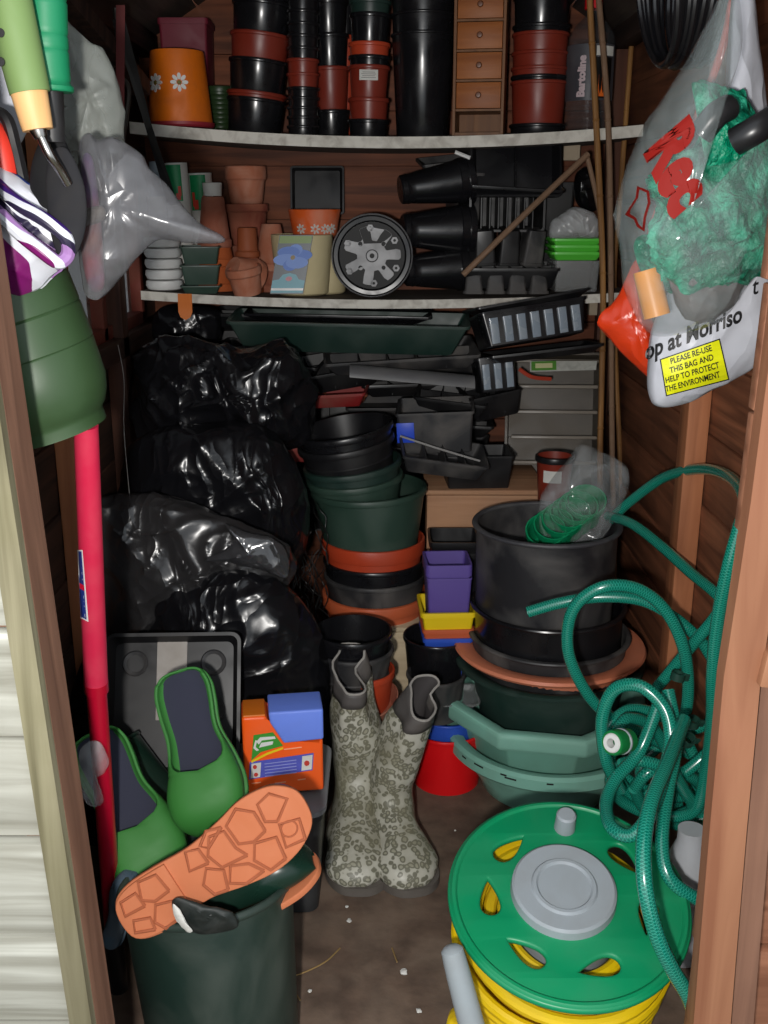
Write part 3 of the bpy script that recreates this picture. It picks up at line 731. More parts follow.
for k in range(6):
    a = 2*pi*k/6+.46
    obj('base_lug', plate([circ(r*.66*cos(a), r*.66*sin(a), r*.085, 6), circ(r*.66*cos(a), r*.66*sin(a), r*.04, 8)], .004, .0004), BASEP, po, loc=(0, 0, .0045))
# black pots lying on their sides
for k, (xa, ya, xb, yb, w1, w2, w_) in enumerate(((400, 190, 470, 180, 28, 44, 'upper'), (402, 230, 470, 230, 32, 50, 'middle'), (405, 271, 470, 268, 30, 44, 'lower'))):
    A = W(xa, ya, 2.24); B = W(xb, yb, 2.27); s = S(ya, 2.25); h_ = (B-A).length
    R1 = w1/2*s; R2 = w2/2*s
    o = obj('plant_pot', lathe([(0, 0), (R1*.9, 0), (R1, .003), (R1, .012), (R1*1.05, .014), (R1*1.02, .02), (R1*1.08, .03), (R2*.95, h_-.03), (R2, h_-.028), (R2, h_), (R2-.002, h_), (R1-.002, .003), (0, .003)], 40), BLKG, loc=A, rot=rotm(A, B))
    obj('rim', lathe([(R2, h_-.012), (R2+.004, h_-.012), (R2+.004, h_), (R2-.002, h_)], 40, True), BLKG, o)
    tag(o, f'black pot lying sideways, {w_} of three beside the patterned pot base', 'plant pot', 'black pots lying on their sides')
# pile of black trays and modules
G2 = 'black trays heaped on the lower shelf'
def tray(label, cx, cy, Y, wpx, dpx, hpx, rot, mat, cells=None, group=None, ribs=0, name='seed_tray', taper=.88, lip=.003, cat='seed tray', r=.006, flip=False, t=.0015):
    c = W(cx, cy, Y); s = S(cy, Y); w_, d, h = wpx*s, dpx*s, hpx*s
    q = tub(w_, d, h, taper, t, lip, min(.006, h*.3), r, ribs)
    bmesh.ops.translate(q, vec=(0, 0, -h/2), verts=q.verts)
    if flip: bmesh.ops.transform(q, matrix=Matrix.Rotation(pi, 4, 'X'), verts=q.verts)
    o = obj(name, q, mat, loc=c, rot=tuple(radians(a) for a in rot))
    if cells:
        bm = bmesh.new(); nx, ny = cells; a = (1+taper)/2
        sg_ = -1 if flip else 1
        for i in range(1, nx): box(bm, (-w_/2*.94+w_*.94*i/nx, 0, sg_*h*.05), (.002, d*a-.004, h*.82))
        for j in range(1, ny): box(bm, (0, -d/2*.94+d*.94*j/ny, sg_*h*.05), (w_*a-.004, .002, h*.8))
        obj('cell_divider', bm, mat, o)
    return tag(o, label, cat, group)
tray('long black tray with shiny ridged edge, topmost in the shelf heap', 515, 168, 2.27, 88, 60, 16, (72, 0, 0), BLKG, (2, 1), G2)
tray('shiny black tray second from the top of the shelf heap', 512, 186, 2.29, 92, 60, 9, (12, 3, 4), BLKG, None, G2)
tray('black tray with fine upright ribs in the middle of the heap', 505, 212, 2.28, 72, 36, 40, (88, 0, 0), BLK, (8, 1), G2)
for i in range(3):
    tray(['square black pot lying left in the heap row below the ribbed tray', 'square black pot lying in the centre of the row below the ribbed tray', 'square black pot lying right in the row below the ribbed tray'][i], 484+i*24, 246, 2.25, 21, 24, 34, (12, 4*(i-1), 6*i), BLKD if i == 2 else BLK, None, G2, flip=True, name='square_pot', cat='plant pot')
tray('black tray standing on the shelf under the heap of modules', 508, 275, 2.27, 92, 60, 20, (3, 0, 0), BLK, (6, 2), G2)
for i in range(4):
    tray(['dusty black module with pale scuffs, leftmost at the shelf edge', 'dusty black module second from left at the shelf edge', 'black module third from left at the shelf edge', 'black module rightmost at the shelf edge, below the cane'][i], 474+i*21, 284, 2.225, 18, 20, 18, (0, 0, 5*i-7), BLKD, None, G2, name='seed_module', cat='seed module', flip=True)
tray('black tray on edge at the left of the heap', 462, 215, 2.33, 26, 50, 80, (0, 4, 10), BLKD, None, G2)
tray('tall black tray standing behind the clear bag', 540, 235, 2.38, 60, 30, 100, (0, 0, 0), BLK, None, G2)
tray('black tray lying above the sideways pots', 455, 163, 2.36, 70, 60, 10, (8, -6, 4), BLKD, None, G2)
tag(obj('plant_label', tube([W(455, 152, 2.22), W(470, 158, 2.22)], .004, 6, 2), WHT), 'white plastic plant label sticking out above the black heap', 'plant label')
tag(obj('bamboo_cane', tube([W(463, 275, 2.12), W(526, 213, 2.14), W(588, 154, 2.18)], .0062, 10), CANEG), 'broken grey cane propped diagonally across the black trays', 'cane')
tag(obj('bamboo_cane', tube([W(587, 156, 2.185), W(594, 185, 2.18), W(601, 218, 2.19)], .0050, 8), CANEG), 'short splintered end of the broken cane by the clear bag', 'cane')
# lime trays, clear bag, clear tray
for k in range(3):
    tray(['lime green tray, lowest of three', 'lime green tray, middle of three', 'lime green tray, topmost under the clear bag'][k], 573, 255-k*6.6, 2.25, 47, 50, 8, (0, 0, 0), LIME, None, 'lime green trays', lip=.004)
tray('cloudy clear tub holding up the lime green trays', 573, 275, 2.26, 44, 46, 30, (0, 0, 0), CLRP, None, None, name='clear_tub', cat='tub', taper=.94)
FC = film('clear_film', (206, 208, 210), .2, .5, 14, .5, .9, (.35, .7))
tag(obj('plastic_bag', pillow([(551, 222), (560, 215), (573, 207), (588, 210), (597, 217), (598, 237), (575, 240), (551, 239)], (574, 226), 2.27, .03, wr=.003, wf=16, seed=3), FC), 'crinkled clear bag on top of the lime green trays', 'plastic bag')
tag(obj('plastic_sheet', pillow([(577, 172), (590, 168), (597, 185), (600, 205), (590, 212), (578, 205), (574, 190)], (587, 190), 2.33, .025, wr=.004, wf=20, seed=9), film('bin_film', (12, 12, 14), .2, 1, 16, .7)), 'scrap of black plastic hanging behind the broken cane', 'plastic sheet')
# tall canes at the right end
G3 = 'long bamboo canes leaning at the right of the shelves'
def cane(label, pts, r=.0062, mat=CANE):
    o = obj('bamboo_cane', tube(pts, r, 10, 8), mat); tag(o, label, 'cane', G3)
    P_ = crom(pts, 20)
    for k in range(2, len(P_)-3, 9):
        p = P_[k]; d = (P_[k+1]-P_[k-1]).normalized()
        q = lathe([(r*.98, -.003), (r*1.22, 0), (r*.98, .003)], 10); place(q, p, d.orthogonal(), d.cross(d.orthogonal()), d); obj('node', q, mat, o)
    return o
cane('pale bamboo cane passing in front of the bottle, left of the pair', [W(588, -30, 2.17), W(596, 120, 2.165), W(603, 290, 2.16), W(600, 460, 2.12), W(602, 600, 2.05)])
cane('grey-brown bamboo cane close against the right side of the pair', [W(596, -30, 2.18), W(608, 120, 2.175), W(611, 290, 2.17), W(612, 440, 2.16), W(616, 640, 2.10)], .006, CANEG)
cane('dark bamboo cane nearest the right wall beside the orange bag', [W(634, 10, 2.38), W(620, 200, 2.34), W(614, 300, 2.3), W(621, 480, 2.25), W(626, 640, 2.2)], .0055, CANE)

# ============================================================ UNDER THE SHELF
BIN = film('bin_bag_film', (20, 20, 23), .24, 1, 11, .7, .5)
BIN2 = film('thin_dark_film', (46, 45, 46), .26, .93, 10, .6, .7)
G4 = 'black trays heaped under the shelf'
tag(obj('plastic_bag', pillow([(156, 312), (175, 305), (215, 308), (222, 320), (216, 345), (195, 348), (160, 345), (152, 330)], (188, 327), 2.25, .05, wr=.006, wf=20, seed=5), BIN), 'folded black plastic bag just below the left end of the shelf', 'plastic bag')
a = W(185, 302, 2.18); s = S(302, 2.18)
q = plate([[(x*s, y*s) for x, y in ((-7, 10), (-7, -8), (-5, -13), (0, -16), (5, -13), (7, -8), (7, 10))]], .0016)
place(q, a-V((0, 0, .004)), (1, 0, 0), (0, .1, 1)); tag(obj('plastic_tag', q, ORG2), 'small orange plastic tag hanging under the shelf edge', 'tag')
tray('black tray pushed up close under the left half of the shelf', 300, 318, 2.33, 170, 80, 14, (0, 1, 0), BLK, (6, 2), G4)
tray('long dark green trough with shiny rim under the shelf', 350, 332, 2.18, 232, 60, 30, (6, 1, -3), DKG, None, G4, name='trough', cat='trough', lip=.006)
tray('flat black tray between the green trough and the shelf', 340, 313, 2.25, 180, 70, 8, (4, 1, -2), BLKG, None, G4)
tray('dusty black tray under the right end of the green trough', 400, 356, 2.20, 150, 70, 14, (8, -3, 4), BLKD, (5, 2), G4)
tray('black tray lying left above the bin bags', 270, 362, 2.28, 110, 80, 20, (4, 6, -8), BLK, None, G4)
tray('black tray poking out behind the top bin bag', 330, 372, 2.24, 90, 70, 20, (8, -8, 10), BLK, (4, 2), G4)
# gutter
A = W(350, 375, 2.08); B = W(474, 386, 2.10); s = S(380, 2.1)
R = []
for P_ in (A, B):
    for_ = [V((0, .028*cos(radians(t)), .022*sin(radians(t)))) for t in range(0, 181, 15)]
    R.append([P_+v for v in for_]+[P_+v*.92 for v in for_[::-1]])
tag(obj('gutter', loft(R), M('dull_grey_plastic', (96, 96, 98), .4, .4, (130, 128, 124), 12)), 'dull grey half-round length of guttering above the blue-labelled tray', 'gutter')
def ribbed(label, cx, cy, Y, wpx, dpx, hpx, rot, n):
    o = tray(label, cx, cy, Y, wpx, dpx, hpx, rot, BLKG, None, G4, lip=.004, taper=.92)
    s = S(cy, Y); w_, d, h = wpx*s*.92, dpx*s*.92, hpx*s
    for k in range(n):
        x = -w_/2+w_*(k+.5)/n
        q = loft([rr(w_/n*.62, .004, .002, -h*.42, 3, (x, -d/2-.001)), rr(w_/n*.62, .008, .002, -h*.1, 3, (x, -d/2-.003)), rr(w_/n*.66, .007, .002, h*.30, 3, (x, -d/2-.005))])
        obj('clear_rib', q, M('blue_grey_clear', (136, 148, 160), .12, .35, (150, 156, 160), 30, spec=.8), o)
    return o
ribbed('black propagator tray with shiny clear ribs below the shelf right', 528, 325, 2.12, 104, 60, 34, (-12, -8, 8), 7)
ribbed('small ribbed tray tucked under the shiny propagator tray', 494, 374, 2.16, 38, 40, 34, (-10, -6, 6), 3)
tray('flat black tray laid over the ribbed propagator', 525, 303, 2.17, 112, 70, 7, (-8, -9, 8), BLK, None, G4)
tray('black tray wedged under the ribbed propagator', 540, 352, 2.18, 110, 70, 8, (-5, -6, 4), BLK, None, G4)
# smoky brown stack standing on end
o = tray('smoky brown translucent crate of cells standing on end at the right', 552, 425, 2.26, 92, 138, 30, (77, 0, -3), SMOKE, (1, 5), None, name='cell_crate', cat='crate', taper=.93, lip=.004)
for k in range(6):
    s = S(425, 2.26); obj('shelf_rib', bx((0, -138*s/2*.9+138*s*.9*k/5, 30*s/2+.002), (84*s, .008, .010), bev=.002), M('smoke_rib', (128, 120, 110), .3, .3), o)
A, B = W(530, 372, 2.17), W(596, 370, 2.17); fq = quad(A, B, W(530, 361, 2.19))
o = obj('label_card', fq([(0, 0), (1, 0), (1.02, .8), (0, 1)], 0), M('pale_card', (186, 186, 178), .6, .5, (120, 120, 112), 60), smooth=0); tag(o, 'white and green paper label laid on top of the brown crate', 'label')
obj('green_frame', fq([(.02, .1), (.4, .1), (.4, .92), (.02, .92)], .6), M('label_green', (90, 146, 60), .5), o, smooth=0)
obj('yellow_inset', fq([(.08, .3), (.34, .3), (.34, .72), (.08, .72)], 1.4), M('label_cream', (214, 212, 160), .5), o, smooth=0)
tag(obj('plastic_strip', tube([W(519, 369, 2.16), W(532, 377, 2.155), W(551, 379, 2.16)], .0045, 6), M('red_strip', (170, 60, 40), .5)), 'small red plastic strip below the green and white label', 'strip')
o = potp('small red plant pot with white label and black rim', 555, 455, 39, 500, 30, 2.02, RED, rimmat=BLK, rimh=.012)
s = S(470, 2.02); obj('label', arc_panel(17.2*s, -135, -75, 22*s, 34*s, 8, .0012), WPAP, o)
# red trays behind the bags
tray('red plastic tray lying under the gutter', 328, 394, 2.2, 80, 60, 14, (5, -4, -6), M('dull_red_tray', (140, 34, 34), .5, .4), None, None, name='red_tray', cat='tray')
tray('red plastic tray half hidden between the bin bag and the pot tower', 290, 446, 2.1, 60, 60, 16, (5, 0, 0), M('dull_red_tray', (140, 34, 34)), None, None, name='red_tray', cat='tray')
tray('red box end below the red tray beside the pot tower', 292, 434, 2.16, 50, 40, 10, (5, 3, 10), MC['dull_red_tray'], None, None, name='red_tray', cat='tray')
tray('brownish orange tray behind the rim of the pot tower', 345, 393, 2.28, 40, 40, 10, (8, 0, 5), M('rust_tray', (150, 74, 40), .6, .4), None, None, name='rust_tray', cat='tray')
o = tray('black tray with bright blue label in front of the brown crate', 436, 425, 2.10, 74, 60, 42, (4, -3, -4), BLKD, None, G4, taper=.93)
s = S(425, 2.1); obj('blue_label', bx((-29*s, -31*s, 2*s), (17*s, .002, 20*s), bev=.0006), M('label_blue', (40, 78, 206), .4), o)
tray('dark tray with a pale worn edge sloping below the blue label', 442, 458, 2.02, 84, 50, 18, (14, 9, 6), BLKD, (4, 1), G4)
tag(obj('silver_strip', tube([W(400, 436, 1.99), W(440, 449, 1.985), W(480, 461, 1.99)], .0022, 6, 6), M('worn_silver', (150, 148, 146), .4)), 'pale silvery edging strip along the sloping dark tray', 'strip')
tray('matt black box in front of the wooden crate top', 476, 470, 2.12, 66, 50, 40, (0, 0, 3), BLK, None, G4)
for k in range(5):
    tray('black tray, '+['bottom', 'second', 'third', 'fourth', 'top'][k]+' layer of the heap against the back wall', 420+[0, 6, -8, 4, -4][k], 445-k*20, 2.33, 130, 70, 12, (3*(-1)**k, 2-k, 6*k-10), BLK if k % 2 else BLKD, (5, 2) if k % 2 else None, G4)
tray('black tray heap corner beside the brown crate', 488, 398, 2.22, 50, 60, 26, (6, -10, 12), BLK, (3, 2), G4)
tray('black tray below the gutter end', 452, 400, 2.2, 70, 50, 16, (10, 6, -8), BLK, (3, 2), G4)
tray('large black tray standing behind the bin bags', 230, 420, 2.38, 150, 200, 20, (85, 0, 0), BLK, (5, 6), G4)
tray('large black tray standing behind the pot tower', 360, 430, 2.42, 130, 200, 20, (86, 0, 0), BLK, (4, 6), G4)
# wooden crate
def crate(label, cx, cy, Y, w_, d, h, mat, rz=0):
    c = W(cx, cy, Y); o = empty('wooden_crate', (c.x, Y+d/2, c.z-h), (0, 0, radians(rz)))
    obj('front_board', bx((0, -d/2+.005, h/2-.006), (w_, .01, h-.012), bev=.0015), mat, o)
    obj('back_board', bx((0, d/2-.005, h/2-.006), (w_, .01, h-.012), bev=.0015), mat, o)
    for sx in (-1, 1): obj('side_board', bx((sx*(w_/2-.005), 0, h/2-.006), (.01, d-.021, h-.012), bev=.0015), mat, o)
    obj('top_board', bx((0, 0, h-.005), (w_+.006, d+.006, .01), bev=.0015), mat, o)
    return tag(o, label, 'crate')
PLY = wood('dusty_plywood', (170, 122, 88), (198, 152, 116), 0, .7, .5, (150, 120, 100))
crate('dusty plywood box behind the purple square pots', 486, 490, 2.06, .245, .24, W(486, 490, 2.06).z-.001, PLY)
crate('pale wooden crate carrying the tower of round pots', 385, 627, 1.93, .20, .24, W(385, 627, 1.93).z-.001, wood('pale_plywood', (196, 176, 144), (214, 196, 164), 0, .7, .3, (150, 130, 104)))

# ============================================================ TOWER OF ROUND POTS
G5 = 'round pots in the central tower'
Y0 = 2.03
zt = W(385, 612, 1.93).z
potp('pale terracotta pot at the bottom of the central tower', 375, 590, 106, 619, 92, Y0, M('warm_terracotta', (206, 96, 54), .42, .3, (170, 108, 82)), rimh=.026, out=.006, group=G5)
potp('black pot just above the bottom terracotta one', 375, 571, 102, 608, 88, Y0, BLKD, rimh=.012, group=G5)
potp('black pot below the red one in the central tower', 374, 556, 102, 596, 88, Y0, BLKG, rimh=.012, group=G5)
potp('red-rimmed pot under the big green one in the tower', 373, 536, 104, 590, 84, Y0, RED2, rimh=.030, out=.004, group=G5)
potp('widest dark green pot in the middle of the tower', 371, 486, 117, 546, 92, Y0, GRN, rimh=.014, out=.005, group=G5, rot=(0, radians(-2), 0))
o = potp('dark green ribbed pot, lower of two sitting in the wide one', 358, 474, 98, 515, 78, Y0-.005, GRN, rimh=.014, out=.005, group=G5, rot=(radians(2), radians(-5), 0))
o = potp('dark green ribbed pot, upper of two under the black pots', 357, 461, 100, 500, 80, Y0-.005, DKG, rimh=.014, out=.005, group=G5, rot=(radians(2), radians(-7), 0))
potp('black pot second from the top of the central tower', 353, 438, 98, 485, 80, Y0-.01, BLK, rimh=.014, out=.005, ribs=(.35, .6), group=G5, rot=(radians(3), radians(-9), 0))
potp('black pot on the very top of the central tower', 352, 425, 99, 476, 80, Y0-.01, BLKG, rimh=.014, out=.005, group=G5, rot=(radians(3), radians(-9), 0))
# pots in front of the tower
Yf = 1.74
zb = W(365, 712, 1.70)
tag(obj('saucer', lathe([(0, 0), (.042, 0), (.056, .022), (.059, .03), (.057, .031), (.050, .018), (.040, .004), (0, .004)], 44), CLAYD, loc=W(372, 712, 1.72), rot=(radians(12), radians(-16), 0)), 'tilted clay saucer behind the patterned boots', 'saucer')
potp('rusty red pot behind the left patterned boot', 366, 722, 60, 792, 44, 1.76, RED2, rimh=.014)
potp('red pot below the black ones behind the left boot', 362, 668, 66, 716, 52, Yf, RED2, rimh=.014, group='pots stacked behind the left boot')
potp('black pot, lower of two behind the left boot', 354, 646, 80, 694, 60, Yf, BLKD, rimh=.010, ribs=(.3, .45), group='pots stacked behind the left boot')
potp('black pot, upper of two behind the left boot', 353, 629, 79, 680, 60, Yf, BLKG, rimh=.012, group='pots stacked behind the left boot')
o = obj('net', bmesh.new()); bm = bmesh.new(); random.seed(3)
for k in range(26):
    x, y = random.uniform(296, 322), random.uniform(500, 610); p = []
    for j in range(6): p.append(W(x, y, 1.93+random.uniform(-.03, .03))); x += random.uniform(-9, 9); y += random.uniform(4, 16); x = max(292, min(328, x))
    tube(p, .0011, 5, 4, bm=bm)
bm.to_mesh(o.data); bm.free(); o.data.materials.append(M('black_string', (26, 26, 26), .5)); tag(o, 'tangle of thin black netting between the bin bags and the tower', 'netting', kind='stuff')
# square pots
Yq = 1.84
def sq(label, cx, yr, wpx, yb, Y, mat, tw=.78, lip=.003, lh=.008, rot=(0, 0, 0), name='square_pot', group=None):
    a = W(cx, yr, Y); b = W(cx, yb, Y); s = S(yr, Y)
    o = obj(name, tub(wpx*s-2*lip, wpx*s-2*lip, a.z-b.z, tw, .0012, lip, lh, .006), mat, loc=b, rot=rot); return tag(o, label, 'plant pot', group)
potp('black round pot holding the nest of coloured square pots', 437, 634, 68, 692, 54, Yq, BLKG, rimh=.010)
sq('blue square pot, lowest of the coloured nest', 445, 629, 50, 670, Yq, BLU, rot=(0, 0, .05), group='nested square pots')
sq('terracotta coloured square pot between the yellow and blue ones', 445, 620, 51, 664, Yq, TER, rot=(0, 0, .05), group='nested square pots')
sq('yellow square pot around the purple one', 445, 603, 55, 655, Yq, YEL, tw=.74, lip=.004, lh=.010, rot=(0, 0, .05), group='nested square pots')
o = sq('purple square pot with a small white sticker', 446, 571, 45, 640, Yq, PUR, tw=.84, lh=.004, lip=.001, rot=(0, 0, .05), group='nested square pots')
s = S(590, Yq); obj('sticker', bx((13*s, -21.3*s, 34*s), (10*s, .0014, 8*s)), WPAP, o)
sq('second purple square pot nested in the first', 446, 558, 46, 610, Yq+.002, PUR, tw=.86, lh=.022, rot=(0, 0, .05), group='nested square pots')
for k, (cx, yr, l) in enumerate(((452, 535, 'upper'), (454, 546, 'lower'))):
    sq(f'black square pot behind the purple pots, {l} of two', cx, yr, 50, yr+62, 1.97, BLK, group='black square pots', lh=.010)
potp('small black round pot with dusty side under the coloured nest', 436, 672, 60, 714, 50, 1.79, BLKD, rimh=.008)
tag(obj('clear_tray', tub(.115, .07, .012, .9, .001, .003, .003, .01), CLRP, loc=W(447, 700, 1.78), rot=(.1, 0, .05)), 'clear plastic tray resting over the red bucket', 'tray')
potp('blue bucket nested inside the bright red one', 447, 713, 58, 770, 48, 1.80, BLU, rimh=.006, name='bucket', cat='bucket')
potp('bright red plastic bucket on the floor beside the teal planter', 447, 724, 76, 792, 63, 1.80, REDB, rimh=.010, name='bucket', cat='bucket', out=.002)

# ============================================================ BIG POTS AT THE RIGHT
Yg = 1.80; G6 = 'big black pots'
def bigrim(o, r, z, tr, mat, name='rolled_rim'):
    return obj(name, lathe([(r+tr*cos(t), z+tr*.8*sin(t)) for t in [2*pi*k/10 for k in range(10)]], 64, True), mat, o)
def zrow(cx, y, Y=Yg): return W(cx, y, Y)
DUSTP = M('scuffed_black', (40, 40, 43), .38, .6, (132, 128, 124), 7, bump=.1)
for lab, cx, yr, wr, yb, wb, mat in (('scuffed black pot at the foot of the big black stack', 549, 629, 160, 665, 148, BLKD), ('black pot in the middle of the big black stack', 548, 600, 154, 657, 148, BLKG), ('large scuffed black pot holding the bag of green pots', 547, 521, 148, 646, 138, DUSTP)):
    a = zrow(cx, yr); b = zrow(cx, yb); b.x = a.x; s = S(yr, Yg); h = a.z-b.z; R1 = wr/2*s; R2 = wb/2*s
    o = obj('large_pot', lathe([(0, 0), (R2-.002, 0), (R2, .004), (R1-.007, h-.02), (R1-.005, h-.002), (R1-.0075, h-.002), (R1-.010, h-.02), (R2-.003, .004), (0, .004)], 64), mat, loc=b); tag(o, lab, 'plant pot', G6)
    bigrim(o, R1-.004, h-.005, .0055, M('worn_grey_rim', (66, 66, 70), .42, .5, (120, 118, 116), 14) if yr == 521 else mat)
    if yr == 521: obj('old_soil', lathe([(0, h*.62), (R2*.98, h*.60), (R2*.98, h*.56), (0, h*.56)], 40), M('dry_soil', (104, 92, 82), .9, .6, (150, 140, 130), 30, bump=.8), o)
a = zrow(549, 641); b = zrow(549, 720); b.x = a.x; s = S(641, Yg); h = a.z-b.z; R1 = 95*s
o = obj('large_pot', lathe([(0, 0), (R1*.62, 0), (R1*.66, .004), (R1*.80, h-.014), (R1*.97, h-.012), (R1, h-.006), (R1*.985, h-.001), (R1*.95, h), (R1*.84, h-.002), (R1*.79, h-.008), (R1*.64, .006), (0, .006)], 72), TERP, loc=b); tag(o, 'terracotta coloured pot with wide flat rim under the black ones', 'plant pot')
a = zrow(549, 655); b = zrow(549, 745); b.x = a.x; h = a.z-b.z; R1 = 94*s
o = obj('large_pot', lathe([(0, 0), (R1*.60, 0), (R1*.64, .004), (R1*.84, h-.012), (R1*.96, h-.012), (R1, h-.008), (R1, h-.002), (R1*.98, h), (R1*.93, h), (R1*.84, h-.008), (R1*.62, .006), (0, .006)], 72), DKG, loc=b); tag(o, 'dark green pot with wide rim below the terracotta one', 'plant pot')
# teal octagonal planter
a = zrow(546, 690); b = zrow(546, 770); b.x = a.x; h = a.z-b.z; s = S(700, Yg); R1 = 105*s
q = lathe([(0, 0), (R1*.58, 0), (R1*.62, .006), (R1*.84, h-.038), (R1*.97, h-.036), (R1*1.0, h-.03), (R1*1.0, h-.006), (R1*.97, h), (R1*.90, h), (R1*.84, h-.006), (R1*.80, h-.02), (R1*.60, .01), (0, .01)], 8)
bmesh.ops.transform(q, matrix=Matrix.Rotation(radians(12), 4, 'Z'), verts=q.verts)
bmesh.ops.bevel(q, geom=[e for e in q.edges if abs((e.verts[0].co-e.verts[1].co).normalized().z) > .3 or True][:0] or [v for v in []], offset=.01) if False else None
o = obj('octagonal_planter', q, TEAL, loc=b, smooth=50); md = o.modifiers.new('soften', 'BEVEL'); md.width = .007; md.segments = 3; md.limit_method = 'ANGLE'; md.angle_limit = radians(28)
tag(o, 'teal eight-sided planter with thick scratched rim', 'planter')
a = zrow(546, 722); h = a.z-.0; b = V((a.x, Yg-.015, 0)); R1 = 100*s
o = obj('round_planter', lathe([(0, 0), (R1*.60, 0), (R1*.64, .006), (R1*.72, h*.35), (R1*.745, h*.36), (R1*.86, h-.034), (R1*.97, h-.032), (R1*1.0, h-.026), (R1*1.0, h-.006), (R1*.97, h), (R1*.92, h), (R1*.86, h-.006), (R1*.84, h-.02), (R1*.62, .01), (0, .01)], 72), TEAL, loc=b); tag(o, 'round teal planter on the floor under the eight-sided one', 'planter')
for k, an in enumerate((-150, -138, -122, -118, -97)):
    a_ = radians(an); bm = bmesh.new(); box(bm, (R1*1.0*cos(a_), R1*1.0*sin(a_), h-.012+.002*(k % 3)), (.001, .012+.01*(k % 2), .003), (0, 0, a_)); obj('scratch', bm, M('dark_scuff', (24, 28, 26), .7), o)
# bag of green pots in the top pot
A = W(556, 532, 1.79); B = W(600, 500, 1.82)
for k in range(6):
    t = k/5; p = A.lerp(B, t*.9)+V((0, 0, .0))
    o = obj('green_pot', lathe([(.026, 0), (.032, .05), (.0365, .044), (.0365, .056), (.034, .056), (.0245, .002), (0, .002), (0, 0)], 36), M('emerald_plastic', (14, 140, 92), .35), loc=p-V((.018, 0, .03)), rot=(radians(35), radians(-8), 0)); tag(o, 'small green pot, '+['bottom', 'second', 'third', 'fourth', 'fifth', 'top'][k]+' of the nest inside the clear bag', 'plant pot', 'green pots in a clear bag')
CLB = film('clear_bag_film', (190, 194, 196), .12, .4, 12, .6, 1.0, (.05, .40))
tag(obj('plastic_bag', pillow([(541, 535), (540, 500), (552, 478), (566, 462), (580, 446), (600, 452), (626, 466), (628, 490), (618, 512), (606, 532), (596, 543), (560, 545)], (582, 500), 1.80, .055, wr=.006, wf=16, seed=11), CLB), 'clear bag of green pots stuffed in the top black pot', 'plastic bag')

# ============================================================ BIN BAGS AND LEFT SIDE
G7 = 'black bin bags'
tag(obj('bin_bag', pillow([(138, 372), (146, 348), (176, 338), (212, 344), (244, 350), (274, 345), (300, 360), (314, 396), (308, 425), (292, 446), (250, 452), (200, 446), (150, 450), (136, 412)], (225, 400), 2.02, .13, wr=.015, wf=13, seed=1, n=10, m=40, pw=.36, rid=1.3), BIN), 'crumpled black bin bag topmost on the pile, just under the shelf', 'bin bag', G7)
tag(obj('bin_bag', pillow([(122, 480), (140, 440), (200, 425), (260, 428), (290, 455), (308, 500), (306, 545), (282, 575), (220, 575), (150, 560), (116, 520)], (215, 495), 1.90, .13, wr=.012, wf=10, seed=2, n=10, m=40, pw=.42), BIN), 'smooth shiny black bin bag in the middle of the pile', 'bin bag', G7)
tag(obj('bin_bag', pillow([(84, 520), (120, 496), (180, 500), (236, 525), (284, 545), (292, 578), (255, 606), (215, 645), (150, 670), (100, 665), (84, 590)], (180, 580), 1.74, .09, wr=.013, wf=13, seed=3, n=10, m=40, pw=.36, rid=1.2), BIN2), 'thin dark see-through bag against the left wall', 'bin bag', G7)
tag(obj('bin_bag', pillow([(150, 610), (190, 580), (240, 568), (290, 590), (320, 632), (330, 680), (326, 760), (300, 800), (200, 810), (150, 790), (135, 700)], (240, 680), 1.70, .10, wr=.012, wf=10, seed=4, n=10, m=40, pw=.42), BIN), 'taut black bin bag at the bottom behind the orange box', 'bin bag', G7)
tag(obj('bin_bag', pillow([(70, 700), (100, 640), (150, 660), (170, 760), (160, 860), (90, 870), (60, 800)], (115, 760), 1.62, .08, wr=.008, wf=8, seed=6, n=8, m=16), BIN), 'black bin bag low against the left wall behind the seed tray', 'bin bag', G7)
tag(obj('plastic_sheet', pillow([(225, 524), (240, 530), (276, 540), (288, 556), (286, 578), (262, 570), (232, 562), (205, 560), (232, 544)], (250, 556), 1.66, .018, wr=.006, wf=22, seed=8), film('silver_sheen_film', (60, 60, 62), .14, .9, 12, .6, 1.0)), 'shiny folded flap of dark plastic between the bin bags', 'plastic sheet')
# leaning seed tray
c = W(174, 704, 1.50); s = S(704, 1.50)
o = obj('seed_tray', tub(130*s, 135*s, .022, .92, .0015, .004, .005, .012), BLK, loc=c, rot=(radians(62), 0, radians(2))); tag(o, 'dusty black moulded tray leaning behind the green clogs', 'seed tray')
q = tub(130*s*.9, 135*s*.9, .006, .9, .0015, .001, .002, .012)
for (ix, iy) in ((.30, .30), (.30, -.05), (-.30, .3)):
    obj('round_well', lathe([(.014, .004), (.019, .006), (.021, .004), (.016, .003)], 28, True), BLKD, o, loc=(ix*130*s, iy*135*s, .001))
obj('tape_patch', bx((-.02*130*s, .18*135*s, .003), (30*s, 80*s, .002), bev=.0005), M('pale_patch', (176, 170, 164), .6, .5), o)
